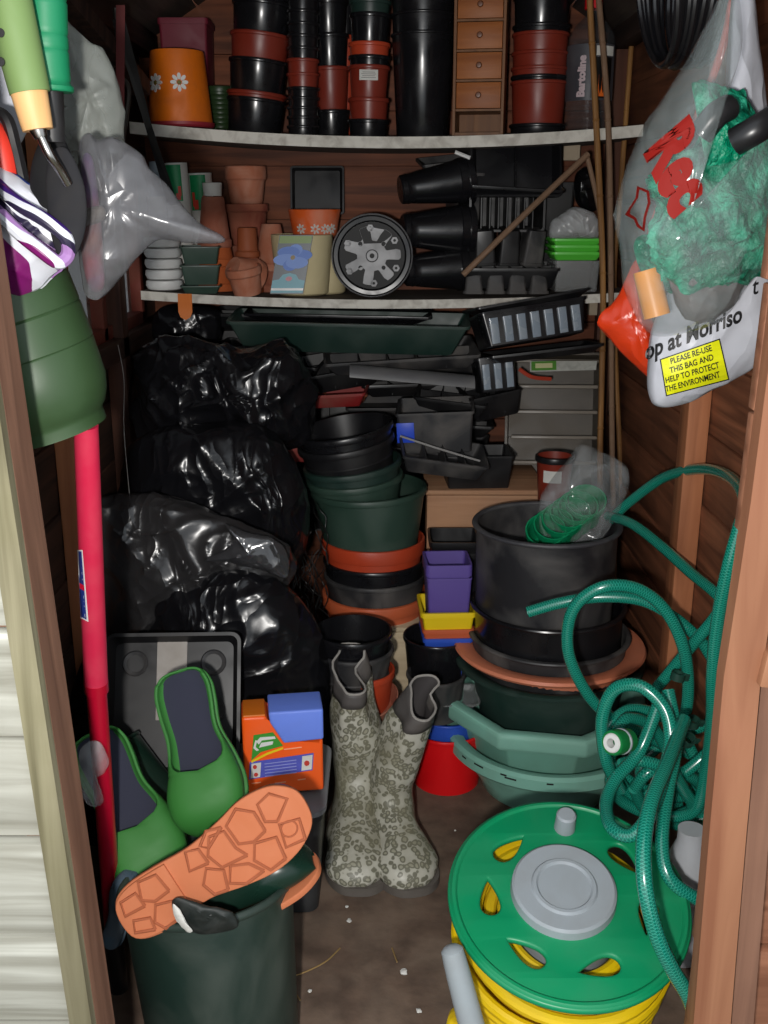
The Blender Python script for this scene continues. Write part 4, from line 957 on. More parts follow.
# container with clear lid and orange box
A = W(205, 812, 1.44)
b = W(262, 806, 1.40)
zc = b.z
o = obj('storage_box', tub(.215, .20, zc-.012, .92, .002, .003, .01, .02), M('smoky_black_box', (40, 42, 44), .3, .3, (80, 80, 80)), loc=(W(262, 806, 1.47).x-.005, 1.485, .001)); tag(o, 'dark plastic storage box under the orange box', 'storage box')
q = loft([rr(.225, .21, .025, 0), rr(.23, .215, .026, .002), rr(.23, .215, .026, .010), rr(.224, .209, .024, .012)])
obj('lid', q, M('frosted_lid', (150, 152, 156), .35, .3, (120, 118, 116), alpha=.75), o, loc=(0, 0, zc-.0105))
o = empty('slug_box', W(245, 798, 1.405)+V((0, 0, .003)), (0, 0, radians(8)))
s = S(750, 1.41); w_ = 80*s; h_ = .136; d_ = .060
tag(o, 'orange plastic tub with blue cap standing on the clear lid', 'tub')
def prism(pts, y0, y1, bev=.004):
    q = loft([[V((x, y0, z)) for x, z in pts], [V((x, y1, z)) for x, z in pts]])
    bmesh.ops.bevel(q, geom=q.edges[:], offset=bev, segments=3, affect='EDGES', profile=.6); return q
obj('body', prism([(0, 0), (w_, 0), (w_, h_*.66), (w_*.50, h_*.64), (w_*.33, h_*.92), (w_*.30, h_), (0, h_)], 0, d_, .005), ORG, o)
obj('shoulder', prism([(.002, h_-.006), (w_*.295, h_-.006), (w_*.295, h_+.002), (.002, h_+.002)], .003, d_-.003, .002), ORG2, o)
obj('cap', prism([(w_*1.01, h_*.668), (w_*.51, h_*.648), (w_*.345, h_*.92), (w_*.33, h_*1.05), (w_*1.01, h_*1.05)], -.002, d_+.002, .004), LBLU, o)
fp = lambda pts, k=1: loft([[V((x*w_, -.0006*k, z*h_)) for x, z in pts], [V((x*w_, -.0006*k-.0006, z*h_)) for x, z in pts]])
lg = obj('logo', fp([(.10, .46), (.22, .56), (.40, .60), (.50, .62), (.38, .80), (.14, .78)]), M('logo_green', (60, 150, 50), .5), o, smooth=0)
bm = bmesh.new()
for pts in ([(.17, .70), (.22, .75), (.40, .75), (.41, .72), (.24, .71), (.2, .66)], [(.2, .62), (.23, .68), (.38, .69), (.37, .65), (.25, .63)], [(.13, .62), (.16, .72), (.18, .71), (.16, .63), (.2, .59), (.17, .58)]):
    loft([[V((x*w_, -.0014, z*h_)) for x, z in pts], [V((x*w_, -.0020, z*h_)) for x, z in pts]], bm=bm)
obj('logo_lettering', bm, WHT, lg, smooth=0)
obj('swoosh', fp([(.10, .43), (.3, .52), (.5, .58), (.5, .605), (.3, .55), (.1, .46)], 1.5), YEL, o, smooth=0)
lb = obj('label', fp([(.06, .22), (.86, .28), (.88, .50), (.08, .44)]), M('label_violet', (84, 90, 190), .5, .3, (60, 60, 120), 60), o, smooth=0)
obj('label_picture', fp([(.72, .285), (.85, .295), (.865, .48), (.735, .47)], 2.2), WPAP, lb, smooth=0)
obj('label_picture', fp([(.08, .235), (.2, .245), (.22, .43), (.10, .42)], 2.2), WPAP, lb, smooth=0)
bm = bmesh.new()
for (x, z, u) in ((.79, .38, .04), (.14, .38, .03), (.15, .28, .03)): loft([[V((x*w_+u*w_*cos(t)*.9, yy, z*h_+u*w_*sin(t))) for t in [2*pi*k/7 for k in range(7)]] for yy in (-.0021, -.0027)], bm=bm)
obj('print', bm, M('print_red', (196, 60, 50), .5), lb, smooth=0)
bm = bmesh.new()
for k in range(5): box(bm, (.46*w_, -.0022, (.25+.04*k)*h_+.01*h_), (.40*w_, .0004, .010*h_), (0, -.06, 0))
obj('print', bm, M('print_pale', (150, 156, 214), .5), lb)
bm = bmesh.new()
for x, z, u in ((.62, .58, .22), (.15, .17, .12), (.45, .15, .14), (.72, .17, .10)): box(bm, (x*w_, -.0012, z*h_), (u*w_, .0004, .012*h_), (0, -.06, 0))
obj('print', bm, M('print_peach', (250, 180, 140), .5), o)

# ============================================================ FOOTWEAR
def foot_frame(A, B, N, L0):
    """matrix: local y from heel A to toe B, local z close to N, scaled so that L0 spans A-B"""
    A, B, N = V(A), V(B), V(N); y = (B-A); k = y.length/L0; y.normalize(); x = y.cross(N).normalized(); z = x.cross(y).normalized()
    m = Matrix((x, y, z)).transposed().to_4x4(); m = Matrix.Translation(A) @ m @ Matrix.Scale(k, 4); return m
FOOT = [(-.0, -.030), (.004, -.018), (0, 0)]
def outline(sc=1.0, n=10):
    """right-foot outline, heel at y=0, toe at y=.28"""
    P = [(0, 0), (.024, .006), (.034, .03), (.035, .07), (.033, .12), (.040, .17), (.048, .21), (.044, .25), (.026, .276), (.004, .281), (-.020, .274), (-.038, .245), (-.045, .205), (-.040, .16), (-.030, .11), (-.033, .06), (-.033, .03), (-.024, .006)]
    return [(p.x*sc, p.y) for p in crom([V((x, y, 0)) for x, y in P], n, True)]
def sole_bm(th=.012, sc=1.04, bev=.002):
    q = plate([outline(sc, 5)], th, bev); return q
def halfw(y, side):
    o = outline(1, 6); c = []
    for (xa, ya), (xb, yb) in zip(o, o[1:]+o[:1]):
        if (ya-y)*(yb-y) <= 0 and ya != yb:
            x = xa+(xb-xa)*(y-ya)/(yb-ya)
            if (x > 0) == (side > 0): c.append(abs(x))
    return max(c) if c else .003
def shoe_upper(op0=.60, hh=.055, toe=.062, open_heel=True, n=60):
    """upper shell of a clog; cross rings along y; the top is open from the heel to op0 of the length"""
    rings = []
    for i in range(n+1):
        t = i/n; y = .0008+.2780*(1-cos(pi*t))/2; tt = y/.28
        wl, wr = halfw(y, -1), halfw(y, 1); cx = (wr-wl)/2; hw = (wl+wr)/2
        hgt = hh*(.85+.1*sin(pi*tt))if tt < .5 else hh+(toe-hh)*sin(pi*(tt-.5)/.6)*1.0
        if tt > .8: hgt *= max(.12, sqrt(max(0, 1-((tt-.8)/.2)**2.2)))
        if tt < .05: hgt *= .8
        uu = min(1, max(0, (tt-(op0-.26))/.26)); A_ = radians(180-84*sqrt(max(0, 1-uu*uu)))
        if not open_heel: A_ = pi
        ring = []
        for k in range(25):
            a = -A_+2*A_*k/24
            sx = math.copysign(abs(sin(a))**.75, sin(a)); cz = math.copysign(abs(cos(a))**.8, cos(a))
            ring.append(V((cx+hw*sx*1.03, y, hgt*.5*(1-cz)+.004)))
        rings.append(ring)
    return rings
def clog(label, A, B, N, mat, group, insole=True, sole_mat=None, op0=.62, open_heel=True, name='clog', cat='clog', wide=1.0):
    m = foot_frame(A, B, N, .28) @ Matrix.Diagonal((wide, 1, 1, 1)); e = empty(name); e.matrix_world = m
    R = shoe_upper(op0=op0, open_heel=open_heel)
    q = loft(R, True, False, closed=False); bmesh.ops.remove_doubles(q, verts=q.verts, dist=.0006)
    obj('upper', q, mat, e, solid=.0035 if open_heel else 0)
    sp = sole_bm(.010); bmesh.ops.translate(sp, vec=(0, 0, .001), verts=sp.verts); obj('sole', sp, sole_mat or mat, e)
    if insole:
        sp = sole_bm(.003, .90, .001); bmesh.ops.translate(sp, vec=(0, 0, .012), verts=sp.verts); obj('insole', sp, NAVY, e)
    return tag(e, label, cat, group)
# two green clogs
clog('green garden clog standing heel up with dark insole showing', W(182, 672, 1.36), W(222, 832, 1.24), V((-.08, -1.0, .55)), CLOG, 'green garden clogs', wide=1.32)
clog('green garden clog partly hidden behind the red pole', W(93, 735, 1.33), W(168, 886, 1.22), V((.25, -1.0, .55)), CLOG, 'green garden clogs', wide=1.32)
# dark green boot shaft lying between the clogs
e = empty('rubber_boot'); tag(e, 'dark green rubber boot lying between the two green clogs', 'boot')
A, B = W(112, 752, 1.42), W(215, 880, 1.34); P_ = [A, A.lerp(B, .5), B]
q = tube(P_, lambda t: .047-.008*t, 28, 8, caps=False); obj('shaft', q, RUBG, e, solid=.003)
q = tube([A, A+(B-A)*.02], .0485, 28, 2, caps=False); obj('top_band', q, RUBG, e, solid=.004)
q = tube([A+(B-A)*.012, A+(B-A)*.5], .0435, 24, 3, caps=False); obj('lining', q, M('pale_lining', (150, 150, 146), .8, .3), e)
clog('dark grey-blue rubber boot toe at the left edge of the bucket', W(112, 945, 1.16), W(132, 868, 1.19), V((-.1, -1, .3)), M('slate_rubber', (74, 92, 106), .25, .2), None, False, None, open_heel=False, name='rubber_boot', cat='boot')
# upturned boot with orange sole
A, B = W(124, 921, 1.05), W(306, 806, 1.11)
Nn = V((-.12, .9, -.36)); m = foot_frame(A, B, Nn, .28)
e = empty('rubber_boot'); e.matrix_world = m; tag(e, 'upturned boot with orange ridged sole facing out of the bucket', 'boot')
sp = sole_bm(.012, 1.10); bmesh.ops.translate(sp, vec=(0, 0, .0), verts=sp.verts); so = obj('sole', sp, SOLE, e)
R = shoe_upper(open_heel=False); q = loft(R, False, False, closed=False); obj('upper', q, RUBG, e, sub=1)
for r_ in ([(0, .088), (.043, .083)],): pass
bm = bmesh.new(); zt = -.0064
def rib(pts, closed=True, w_=.0024):
    P3 = [V((x*1.04, y*1.01, zt if y > .085 else -.0112)) for x, y in pts]
    if closed: P3 = P3+[P3[0]]
    q = []
    tube(P3, w_, 6, 1, smooth=False, bm=bm, caps=True)
ol = outline(1.02, 3)
lugs = [[(-.034, .255), (-.008, .262), (.0, .236), (-.03, .228)], [(.004, .236), (.022, .262), (.04, .245), (.036, .225), (.012, .222)],
        [(-.042, .220), (-.012, .224), (-.004, .196), (-.022, .184), (-.044, .196)], [(.002, .216), (.030, .216), (.046, .198), (.034, .176), (.006, .178), (-.002, .196)],
        [(-.040, .188), (-.022, .176), (-.012, .154), (-.030, .142), (-.042, .160)], [(-.012, .180), (.004, .172), (.030, .170), (.034, .150), (.014, .136), (-.008, .144)],
        [(.036, .170), (.042, .150), (.030, .134), (.022, .142)],
        [(-.036, .136), (-.012, .144), (.002, .126), (-.014, .112), (-.032, .118)], [(.006, .132), (.028, .130), (.034, .114), (.01, .106)],
        [(-.032, .066), (-.010, .072), (-.002, .048), (-.02, .036), (-.034, .044)], [(.004, .072), (.030, .068), (.034, .044), (.012, .036), (.002, .05)],
        [(-.028, .032), (-.012, .034), (-.004, .014), (-.018, .008)], [(.004, .036), (.024, .034), (.024, .012), (.006, .008)]]
for l in lugs: rib(l)
t = [2*pi*k/20 for k in range(20)]
rib([(-.012+.010*cos(a), .244+.011*sin(a)) for a in t], w_=.0012)
ro = obj('tread', bm, M('orange_rubber_ridge', (168, 92, 58), .7, .3, (140, 78, 52)), so)
hl = plate([[(x*1.02, y) for x, y in outline(1.0, 4) if y < .088]], .010, .002); obj('heel_block', hl, SOLE, so, loc=(0, 0, -.006))
# second boot lying behind it with orange edge
clog('dark green rubber boot lying in the bucket with orange sole edge', W(150, 955, 1.13), W(318, 862, 1.16), V((-.38, -.10, .92)), RUBG, None, False, SOLE, open_heel=False, name='rubber_boot', cat='boot')
# torn scrap
tag(obj('boot_scrap', pillow([(172, 902), (182, 898), (206, 906), (232, 912), (236, 928), (205, 934), (188, 930), (178, 920)], (205, 917), 1.035, .012, wr=.004, wf=40, seed=4, pw=.4), M('torn_black_rubber', (28, 34, 32), .5, .4, (84, 84, 80), 30)), 'torn scrap of black rubber on the bucket rim', 'scrap')
tag(obj('torn_lining', pillow([(173, 904), (180, 910), (186, 922), (192, 930), (188, 932), (180, 924), (174, 914)], (181, 918), 1.018, .005, wr=.002, wf=60, seed=4), WPAP), 'ragged white lining edge on the torn black scrap', 'lining')
# bucket
a = W(209, 881, 1.13); r = 89*S(884, 1.13); h = a.z-.030
o = obj('bucket', lathe([(0, 0), (r*.84, 0), (r*.86, .004), (r*.965, h-.02), (r*.968, h-.002), (r*.955, h-.002), (r*.94, h-.02), (r*.84, .006), (0, .006)], 64), M('dusty_green_bucket', (30, 48, 42), .38, .6, (92, 98, 90), 7, bump=.08), loc=(a.x+.012, 1.13-.012, .022), rot=(radians(-9), radians(-5), 0)); tag(o, 'dusty dark green bucket full of boots in the front left', 'bucket')
obj('rolled_rim', lathe([(r*.975+.005*cos(t), h-.006+.006*sin(t)) for t in [2*pi*k/10 for k in range(10)]], 64, True), MC['dusty_green_bucket'], o)

# ---- patterned wellington boots
LEO = bpy.data.materials.new('leopard_print'); LEO.use_nodes = True; nt = LEO.node_tree; N = nt.nodes; L = nt.links; b = N['Principled BSDF']; b.inputs['Roughness'].default_value = .42
tc = N.new('ShaderNodeTexCoord'); nz = N.new('ShaderNodeTexNoise'); nz.inputs['Scale'].default_value = 40; L.new(tc.outputs['Object'], nz.inputs[0])
ma = N.new('ShaderNodeVectorMath'); ma.operation = 'MULTIPLY_ADD'; L.new(nz.outputs['Color'], ma.inputs[0]); ma.inputs[1].default_value = (.014, .014, .014); L.new(tc.outputs['Object'], ma.inputs[2])
vo = N.new('ShaderNodeTexVoronoi'); vo.inputs['Scale'].default_value = 96; L.new(ma.outputs[0], vo.inputs[0])
cr = N.new('ShaderNodeValToRGB'); L.new(vo.outputs['Distance'], cr.inputs[0]); E = cr.color_ramp.elements
E[0].position = .0; E[0].color = lin((166, 164, 146))+(1,); E[1].position = .26; E[1].color = lin((160, 158, 140))+(1,)
for p_, c_ in ((.32, (112, 111, 96)), (.50, (116, 115, 100)), (.58, (190, 188, 174)), (1, (196, 194, 182))):
    x = cr.color_ramp.elements.new(p_); x.color = lin(c_)+(1,)
n2 = N.new('ShaderNodeTexNoise'); n2.inputs['Scale'].default_value = 10; n2.inputs['Detail'].default_value = 6; L.new(tc.outputs['Object'], n2.inputs[0])
mr = N.new('ShaderNodeMapRange'); L.new(n2.outputs[0], mr.inputs[0]); mr.inputs[1].default_value = .42; mr.inputs[2].default_value = .7; mr.inputs[4].default_value = .75
mx = N.new('ShaderNodeMix'); mx.data_type = 'RGBA'; L.new(mr.outputs[0], mx.inputs[0]); L.new(cr.outputs[0], mx.inputs[6]); mx.inputs[7].default_value = lin((126, 122, 98))+(1,); L.new(mx.outputs[2], b.inputs['Base Color'])
def welly(label, toe, heel_dir, lean, sc=1.0, topx=0, seed=0, squash=1.0, fold=0, topy=0, wx=1.0, tw=1.0):
    Rg = [((.052, .300), (-.052, .352), .044), ((.050, .262), (-.052, .300), .045), ((.050, .22), (-.052, .24), .043), ((.047, .17), (-.050, .18), .040), ((.046, .13), (-.053, .12), .037),
          ((.056, .105), (-.068, .06), .036), ((.074, .092), (-.066, .014), .037), ((.100, .080), (-.02, .002), .040), ((.130, .070), (.04, .0), .045), ((.158, .060), (.10, .0), .048), ((.182, .050), (.140, .0), .045), ((.200, .034), (.175, .002), .033), ((.206, .022), (.198, .006), .016)]
    Fp = crom([V((f[0], f[1], w_)) for f, b_, w_ in Rg], 4); Bp = crom([V((b_[0], b_[1], 0)) for f, b_, w_ in Rg], 4)
    T = V(toe); T.z = 0; hd = V((heel_dir[0], heel_dir[1], 0)).normalized(); sd = V((-hd.y, hd.x, 0))
    def loc(x, y, z):
        k = max(0, z/.35); p = T+hd*(y-.206)*sc+sd*x*sc+V((0, 0, z*sc))+V((lean*k*k+topx*k**4, topy*k*k, 0)); return p
    rings = []
    for i, (F_, B_) in enumerate(zip(Fp, Bp)):
        ring = []; top = max(0, 1-i/9)
        for k in range(32):
            a = 2*pi*k/32; c, s_ = cos(a), sin(a)
            pw_ = .8; cx = math.copysign(abs(c)**pw_, c); sx = math.copysign(abs(s_)**pw_, s_)
            m_ = (F_+B_)/2; d_ = (F_-B_)/2*(1+.12*(wx-1)/.2*(1-top))
            y = m_.x+d_.x*cx; z = m_.y+d_.y*cx; x = F_.z*squash*sx*(1+(wx-1)*min(1, i/20))*(1-(1-tw)*top)
            x += .006*noise.noise(V((y*20, z*14, seed+a)))*(1+2*top); y -= top*fold*math.exp(-((a-pi*.42)/.5)**2)*.03
            x -= top*fold*.025*math.exp(-((a-pi*.42)/.45)**2)
            y += .0035*sin(z*70+seed)*(1 if .08 < z < .24 else .2)
            ring.append(loc(x, y, max(z, .001)))
        rings.append(ring)
    e = empty('wellington_boot', T); tag(e, label, 'boot', 'patterned wellington boots')
    def ch(nm, rs, mat, c0=False, c1=False, **k):
        q = loft([[p-T for p in r] for r in rs], c0, c1); return obj(nm, q, mat, e, **k)
    ch('shaft', rings[3:], LEO, False, True)
    ch('top_band', rings[:4], M('grey_boot_band', (84, 80, 78), .55, .2), solid=.003)
    ch('lining', [[p+(sum(r, V((0, 0, 0)))/32-p)*.07 for p in r] for r in rings[:20]], GREYD)
    # rim edge
    bm = bmesh.new(); rg = [p-T for p in rings[0]]; tube(rg+[rg[0]], .0022, 6, 1, smooth=False, bm=bm); obj('top_edge', bm, M('pale_edge', (160, 156, 150), .6), e)
    ol = []
    for p in outline(1.0, 4): ol.append(loc(p[0]*1.04*wx, p[1]*.99-.068, 0)-T)
    q = loft([[V((p.x, p.y, .001)) for p in ol], [V((p.x, p.y, .016)) for p in ol]]); obj('sole', q, M('grey_sole', (100, 94, 88), .7, .5, (70, 62, 54)), e)
    return e
welly('grey patterned boot on the left, its opening narrow and folded', WZ(356, 896, .0), (.02, -1), .004, .97, -.012, 1.0, .98, 1.0, -.0, wx=1.2, tw=.72)
welly('grey patterned boot on the right, leaning with a round opening', WZ(414, 897, .0), (.26, -1), .054, .87, .022, 3.0, 1.0, .45, -.02, wx=1.28, tw=.72)

# ============================================================ HOSE REEL
c0 = W(568, 898, 1.13); sR = 1.13/ray(568, 898).y/FPX; R0 = 119*sR*1.0
tl = radians(17)
re_ = empty('hose_reel', c0, (tl, 0, 0)); tag(re_, 'green hose reel with grey hub and yellow hose', 'hose reel')
def drop(ang, m=26):
    out = []
    for k in range(m):
        t = 2*pi*k/m; x = cos(t)*.20; y = sin(t)*.10*(1-.5*cos(t))
        out.append((x, y))
    a = radians(ang); cx, cy = .66*cos(a), .66*sin(a); d = a-pi/2
    return [((cx+x*cos(d)-y*sin(d)-.0)*R0, (cy+x*sin(d)+y*cos(d))*R0) for x, y in out]
q = plate([[(R0*.985*cos(2*pi*k/96), R0*.985*sin(2*pi*k/96)) for k in range(96)]]+[drop(a) for a in (34, 132, 180, 231, 283, 343)], .010, .004)
dk = obj('top_disc', q, REELG, re_, smooth=50)
obj('disc_rim', lathe([(R0-.006+.006*cos(t), .001+.007*sin(t)) for t in [2*pi*k/10 for k in range(10)]], 96, True), REELG, dk)
hb = R0*.435
obj('hub', lathe([(0, .019), (hb*.5, .019), (hb*.54, .022), (hb*.60, .022), (hb*.64, .019), (hb*.95, .020), (hb, .017), (hb*1.02, .004), (0, .004)], 64), M('reel_grey', (158, 166, 172), .45, .25, (120, 116, 110), 16), re_, loc=(-.006, .004, 0))
kx, ky = R0*.07, R0*.70
obj('knob', lathe([(0, .034), (.011, .034), (.0135, .031), (.0145, .005), (0, .005)], 28), M('reel_grey', (0, 0, 0)), re_, loc=(kx, ky, 0))
obj('drum', lathe([(R0*.42, -.004), (R0*.42, -.17), (R0*.40, -.17), (R0*.40, -.004)], 48, True), M('reel_grey', (0, 0, 0)), re_)
obj('bottom_disc', lathe([(R0*.38, -.160), (R0*.86, -.160), (R0*.87, -.165), (R0*.86, -.170), (R0*.38, -.170)], 72, True), REELG, re_)
obj('frame_foot', tube([V((R0*.5, R0*.1, -.178)), V((-R0*.1, -R0*.2, -.178))], .008, 12, 2), M('reel_grey', (0, 0, 0)), re_)
random.seed(5); bm = bmesh.new()
for lay, (rad, n_, z0) in enumerate(((.52, 6, -.050), (.63, 6, -.058), (.74, 6, -.050), (.88, 6, -.056))):
    for k in range(n_):
        z = z0-.0190*k+random.uniform(-.002, .002); rr0 = R0*(rad+random.uniform(-.045, .03)); ph = random.uniform(0, 6)
        P_ = [V((rr0*(1+.02*sin(2*a+ph))*cos(a), rr0*(1+.02*sin(2*a+ph))*sin(a), z+.004*sin(a+ph))) for a in [2*pi*j/48 for j in range(49)]]
        tube(P_, .0086, 10, 1, smooth=False, bm=bm, caps=False)
yh = obj('wound_hose', bm, YHOSE, re_); yh['label'] = 'yellow hose wound on the drum'
tag(obj('yellow_hose', tube([W(452, 1030, 1.10), W(456, 1015, 1.10), W(466, 1012, 1.07), W(472, 1030, 1.04)], .009, 10), YHOSE), 'loose end of yellow hose on the floor beside the reel', 'hose')
A, B = W(452, 950, 1.03), W(478, 1050, 1.0)
e = obj('reel_handle', tube([A, A.lerp(B, .25), B], lambda t: .0135+.003*t, 16, 6), GREY); tag(e, 'grey reel stand leg with rounded end left of the reel', 'reel leg')
obj('end_cap', lathe([(0, .006), (.009, .004), (.0135, 0), (.0135, -.002), (0, -.002)], 20), GREY, e, loc=A, rot=rotm(B, A))

# ---- tangled green hose
HO = bpy.data.materials.new('braided_green_hose'); HO.use_nodes = True; nt = HO.node_tree; N = nt.nodes; L = nt.links; b = N['Principled BSDF']
b.inputs['Roughness'].default_value = .2; b.inputs['Specular IOR Level'].default_value = .8; b.inputs['Coat Weight'].default_value = .4
uv = N.new('ShaderNodeUVMap'); se = N.new('ShaderNodeSeparateXYZ'); L.new(uv.outputs[0], se.inputs[0])
def mth(op, a, b_=None):
    n = N.new('ShaderNodeMath'); n.operation = op
    for i, x in enumerate((a, b_)):
        if x is None: continue
        if isinstance(x, (int, float)): n.inputs[i].default_value = x
        else: L.new(x, n.inputs[i])
    return n.outputs[0]
u = mth('MULTIPLY', se.outputs[0], 260.0); v = mth('MULTIPLY', se.outputs[1], 6.0)
def ln(s_): 
    x = mth('ADD', u, v) if s_ > 0 else mth('SUBTRACT', u, v)
    return mth('LESS_THAN', mth('FRACT', x), .20)
br = mth('MAXIMUM', ln(1), ln(-1)); mx = N.new('ShaderNodeMix'); mx.data_type = 'RGBA'; L.new(br, mx.inputs[0])
mx.inputs[6].default_value = lin((0, 110, 92))+(1,); mx.inputs[7].default_value = lin((50, 160, 138))+(1,); L.new(mx.outputs[2], b.inputs['Base Color'])
def hose(label, pts, r=.0092, group='tangled green garden hose'):
    # pts: row/column/distance
    o = obj('garden_hose', tube([W(*p) for p in pts], r, 14, 14, uv=True), HO); return tag(o, label, 'hose', group)
h1 = hose('green braided hose arching out of the tangle to a cut end over the black pots', [(528, 612, 1.50), (560, 603, 1.49), (600, 597, 1.48), (640, 600, 1.47), (672, 616, 1.46), (700, 640, 1.45), (716, 662, 1.44), (722, 640, 1.40), (728, 600, 1.36), (742, 545, 1.3), (745, 500, 1.36), (728, 476, 1.5), (700, 469, 1.62), (665, 477, 1.72), (632, 500, 1.78), (610, 520, 1.80)])
hose('green hose sloping down from the pot rim to the shed wall', [(608, 516, 1.80), (632, 524, 1.72), (660, 545, 1.64), (690, 572, 1.56), (722, 600, 1.48), (748, 640, 1.44), (740, 690, 1.44), (705, 725, 1.46), (660, 735, 1.48)])
h2 = hose('green hose making the tall round loop above the tangle', [(664, 745, 1.46), (640, 733, 1.45), (610, 717, 1.44), (585, 690, 1.43), (568, 650, 1.42), (573, 610, 1.41), (600, 588, 1.40), (635, 588, 1.40), (665, 610, 1.40), (684, 650, 1.40), (688, 695, 1.41), (680, 740, 1.42), (672, 780, 1.43), (686, 820, 1.43), (705, 800, 1.44)])
hose('green hose hanging down beside the door post', [(742, 520, 1.22), (728, 570, 1.22), (718, 620, 1.24), (713, 670, 1.26), (712, 720, 1.29), (706, 770, 1.32), (695, 810, 1.34), (665, 815, 1.36), (645, 790, 1.38)])
h3 = hose('green hose looping in front of the tap connector and over the reel', [(660, 700, 1.32), (640, 750, 1.30), (615, 780, 1.27), (606, 805, 1.23), (612, 828, 1.18), (632, 835, 1.16), (652, 810, 1.17), (665, 770, 1.2), (671, 740, 1.22), (664, 708, 1.24), (640, 686, 1.26), (614, 690, 1.28), (602, 720, 1.29), (606, 760, 1.3), (620, 790, 1.32)])
h4 = hose('thick green hose running down across the reel disc', [(684, 720, 1.24), (668, 762, 1.14), (652, 800, 1.07), (644, 840, 1.02), (645, 885, .985), (655, 930, .97), (670, 965, .965), (690, 1000, .965), (700, 1040, .97)], .0092)
hose('green hose curling around the right edge of the reel', [(668, 690, 1.30), (676, 740, 1.26), (668, 790, 1.22), (662, 840, 1.17), (668, 875, 1.14), (690, 895, 1.13), (712, 900, 1.14), (722, 870, 1.2), (715, 830, 1.28)])
hose('green hose crossing from the loop towards the door post', [(655, 690, 1.46), (680, 660, 1.44), (705, 630, 1.42), (735, 600, 1.40), (752, 640, 1.4), (735, 720, 1.38), (700, 760, 1.36), (660, 790, 1.36)])
random.seed(21)
for k in range(5):
    cx, cy, Yc = 662+random.uniform(-18, 22), 765+random.uniform(-30, 48), 1.34+.03*k
    a0 = random.uniform(0, 6); rx, ry = random.uniform(32, 48), random.uniform(22, 52); pts = []
    for j in range(10):
        a = a0+j*2*pi/9; pts.append((cx+rx*cos(a)*(1+.12*sin(3*a)), cy+ry*sin(a+.4), Yc+.03*sin(a+k)))
    hose('green hose coil buried in the tangle, layer '+['nearest the door', 'behind the connector', 'below the big loop', 'beside the teal planter', 'against the right wall', 'lowest at the back', 'furthest back'][k], pts)
# connector
e = obj('tap_connector', lathe([(.010, 0), (.0165, 0), (.0175, .003), (.0175, .016), (.014, .018), (.014, .022), (.0165, .024), (.0165, .038), (.010, .042), (.007, .042), (.007, .004), (.010, .004)], 32, True), M('connector_green', (20, 120, 60), .35), loc=W(612, 743, 1.245), rot=rotm(W(612, 743, 1.245), W(640, 738, 1.29)))
tag(e, 'green and white tap connector in the hose tangle', 'connector')
obj('white_nozzle', lathe([(.0065, -.003), (.012, -.003), (.0135, -.001), (.0135, .002), (.0065, .012)], 28, True), WHT, e)
obj('grey_collar', lathe([(.0166, .020), (.0180, .021), (.0180, .0235), (.0166, .0245)], 28, True), GREY, e)
for k, (x, y, Yc) in enumerate(((678, 676, 1.395), (693, 722, 1.38), (688, 740, 1.36))):
    o = obj('hose_clip', lathe([(.0088, -.006), (.0108, -.006), (.0108, .006), (.0088, .006)], 20, True), M('clip_green', (30, 66, 56), .2, .1), loc=W(x, y, Yc), rot=(.3*k, .2, .1)); obj('clip_tab', bx((.013, 0, 0), (.010, .004, .012), bev=.001), MC['clip_green'], o)
    tag(o, ['dark clip around the tall loop of hose', 'dark clip in the middle of the hose tangle', 'dark clip just below the middle one'][k], 'hose clip', 'hose clips')
tag(obj('bottle_end', lathe([(0, 0), (.03, 0), (.035, .01), (.035, .16), (.02, .2), (.02, .22), (0, .22)], 28), M('pale_bottle', (186, 190, 196), .4, .2), loc=(W(692, 900, 1.27).x, 1.30, .001), rot=(0, .0, 0)), 'pale grey plastic bottle behind the reel and hose', 'bottle')

# ============================================================ HANGING AT THE RIGHT
bm = bmesh.new(); cc = W(690, -14, 1.42)
for k in range(14):
    R_k = .092-.003*(k % 4)
    lathe([(R_k+.0045*cos(t), .0045*sin(t)) for t in [2*pi*j/8 for j in range(8)]], 48, True, bm=bm, M4=Matrix.Translation(cc+V(((k-6.5)*.0064, .006*(k % 3), -.003*(k % 2)))) @ Matrix.Rotation(radians(90+1.6*(k-6.5)), 4, 'Y'))
tag(obj('cable_coil', bm, BLKG), 'coil of shiny black tubing hanging on the right wall', 'coil')
WBAG = film('white_bag_film', (186, 188, 196), .35, 1, 10, .35, .4)
wb = tag(obj('carrier_bag', pillow([(734, -14), (752, -14), (760, 50), (770, 120), (790, 220), (786, 330), (768, 352), (745, 372), (715, 388), (690, 402), (662, 407), (649, 394), (648, 360), (656, 318), (690, 250), (722, 150), (727, 60)], (718, 310), 1.15, .045, wr=.0035, wf=16, seed=12, n=8, m=24, dir_=(-.25, -1, 0)), WBAG), 'white carrier bag with black print and yellow panel on the right', 'carrier bag')
obj('handle', tube([W(739, -5, 1.15), W(744, -25, 1.16), W(750, -5, 1.15)], .004, 8), WBAG, wb)
def P2(o_, ux, uy, vx, vy): return lambda u, v: (o_[0]+ux*u+vx*v, o_[1]+uy*u+vy*v)
bpy.context.view_layer.update()
BKT = M('bag_black_print', (22, 22, 24), .5)
t1 = print_on(text_bm('op at Morriso', 1, .03), wb, P2((645, 360), 17.2, -6.9, .5, -24), .0012, 2); obj('lettering', t1, BKT, wb, smooth=0)
t1 = print_on(text_bm('t', 1, .012), wb, P2((752, 295), 18, -5, 2, -25), .0012); obj('lettering', t1, BKT, wb, smooth=0)
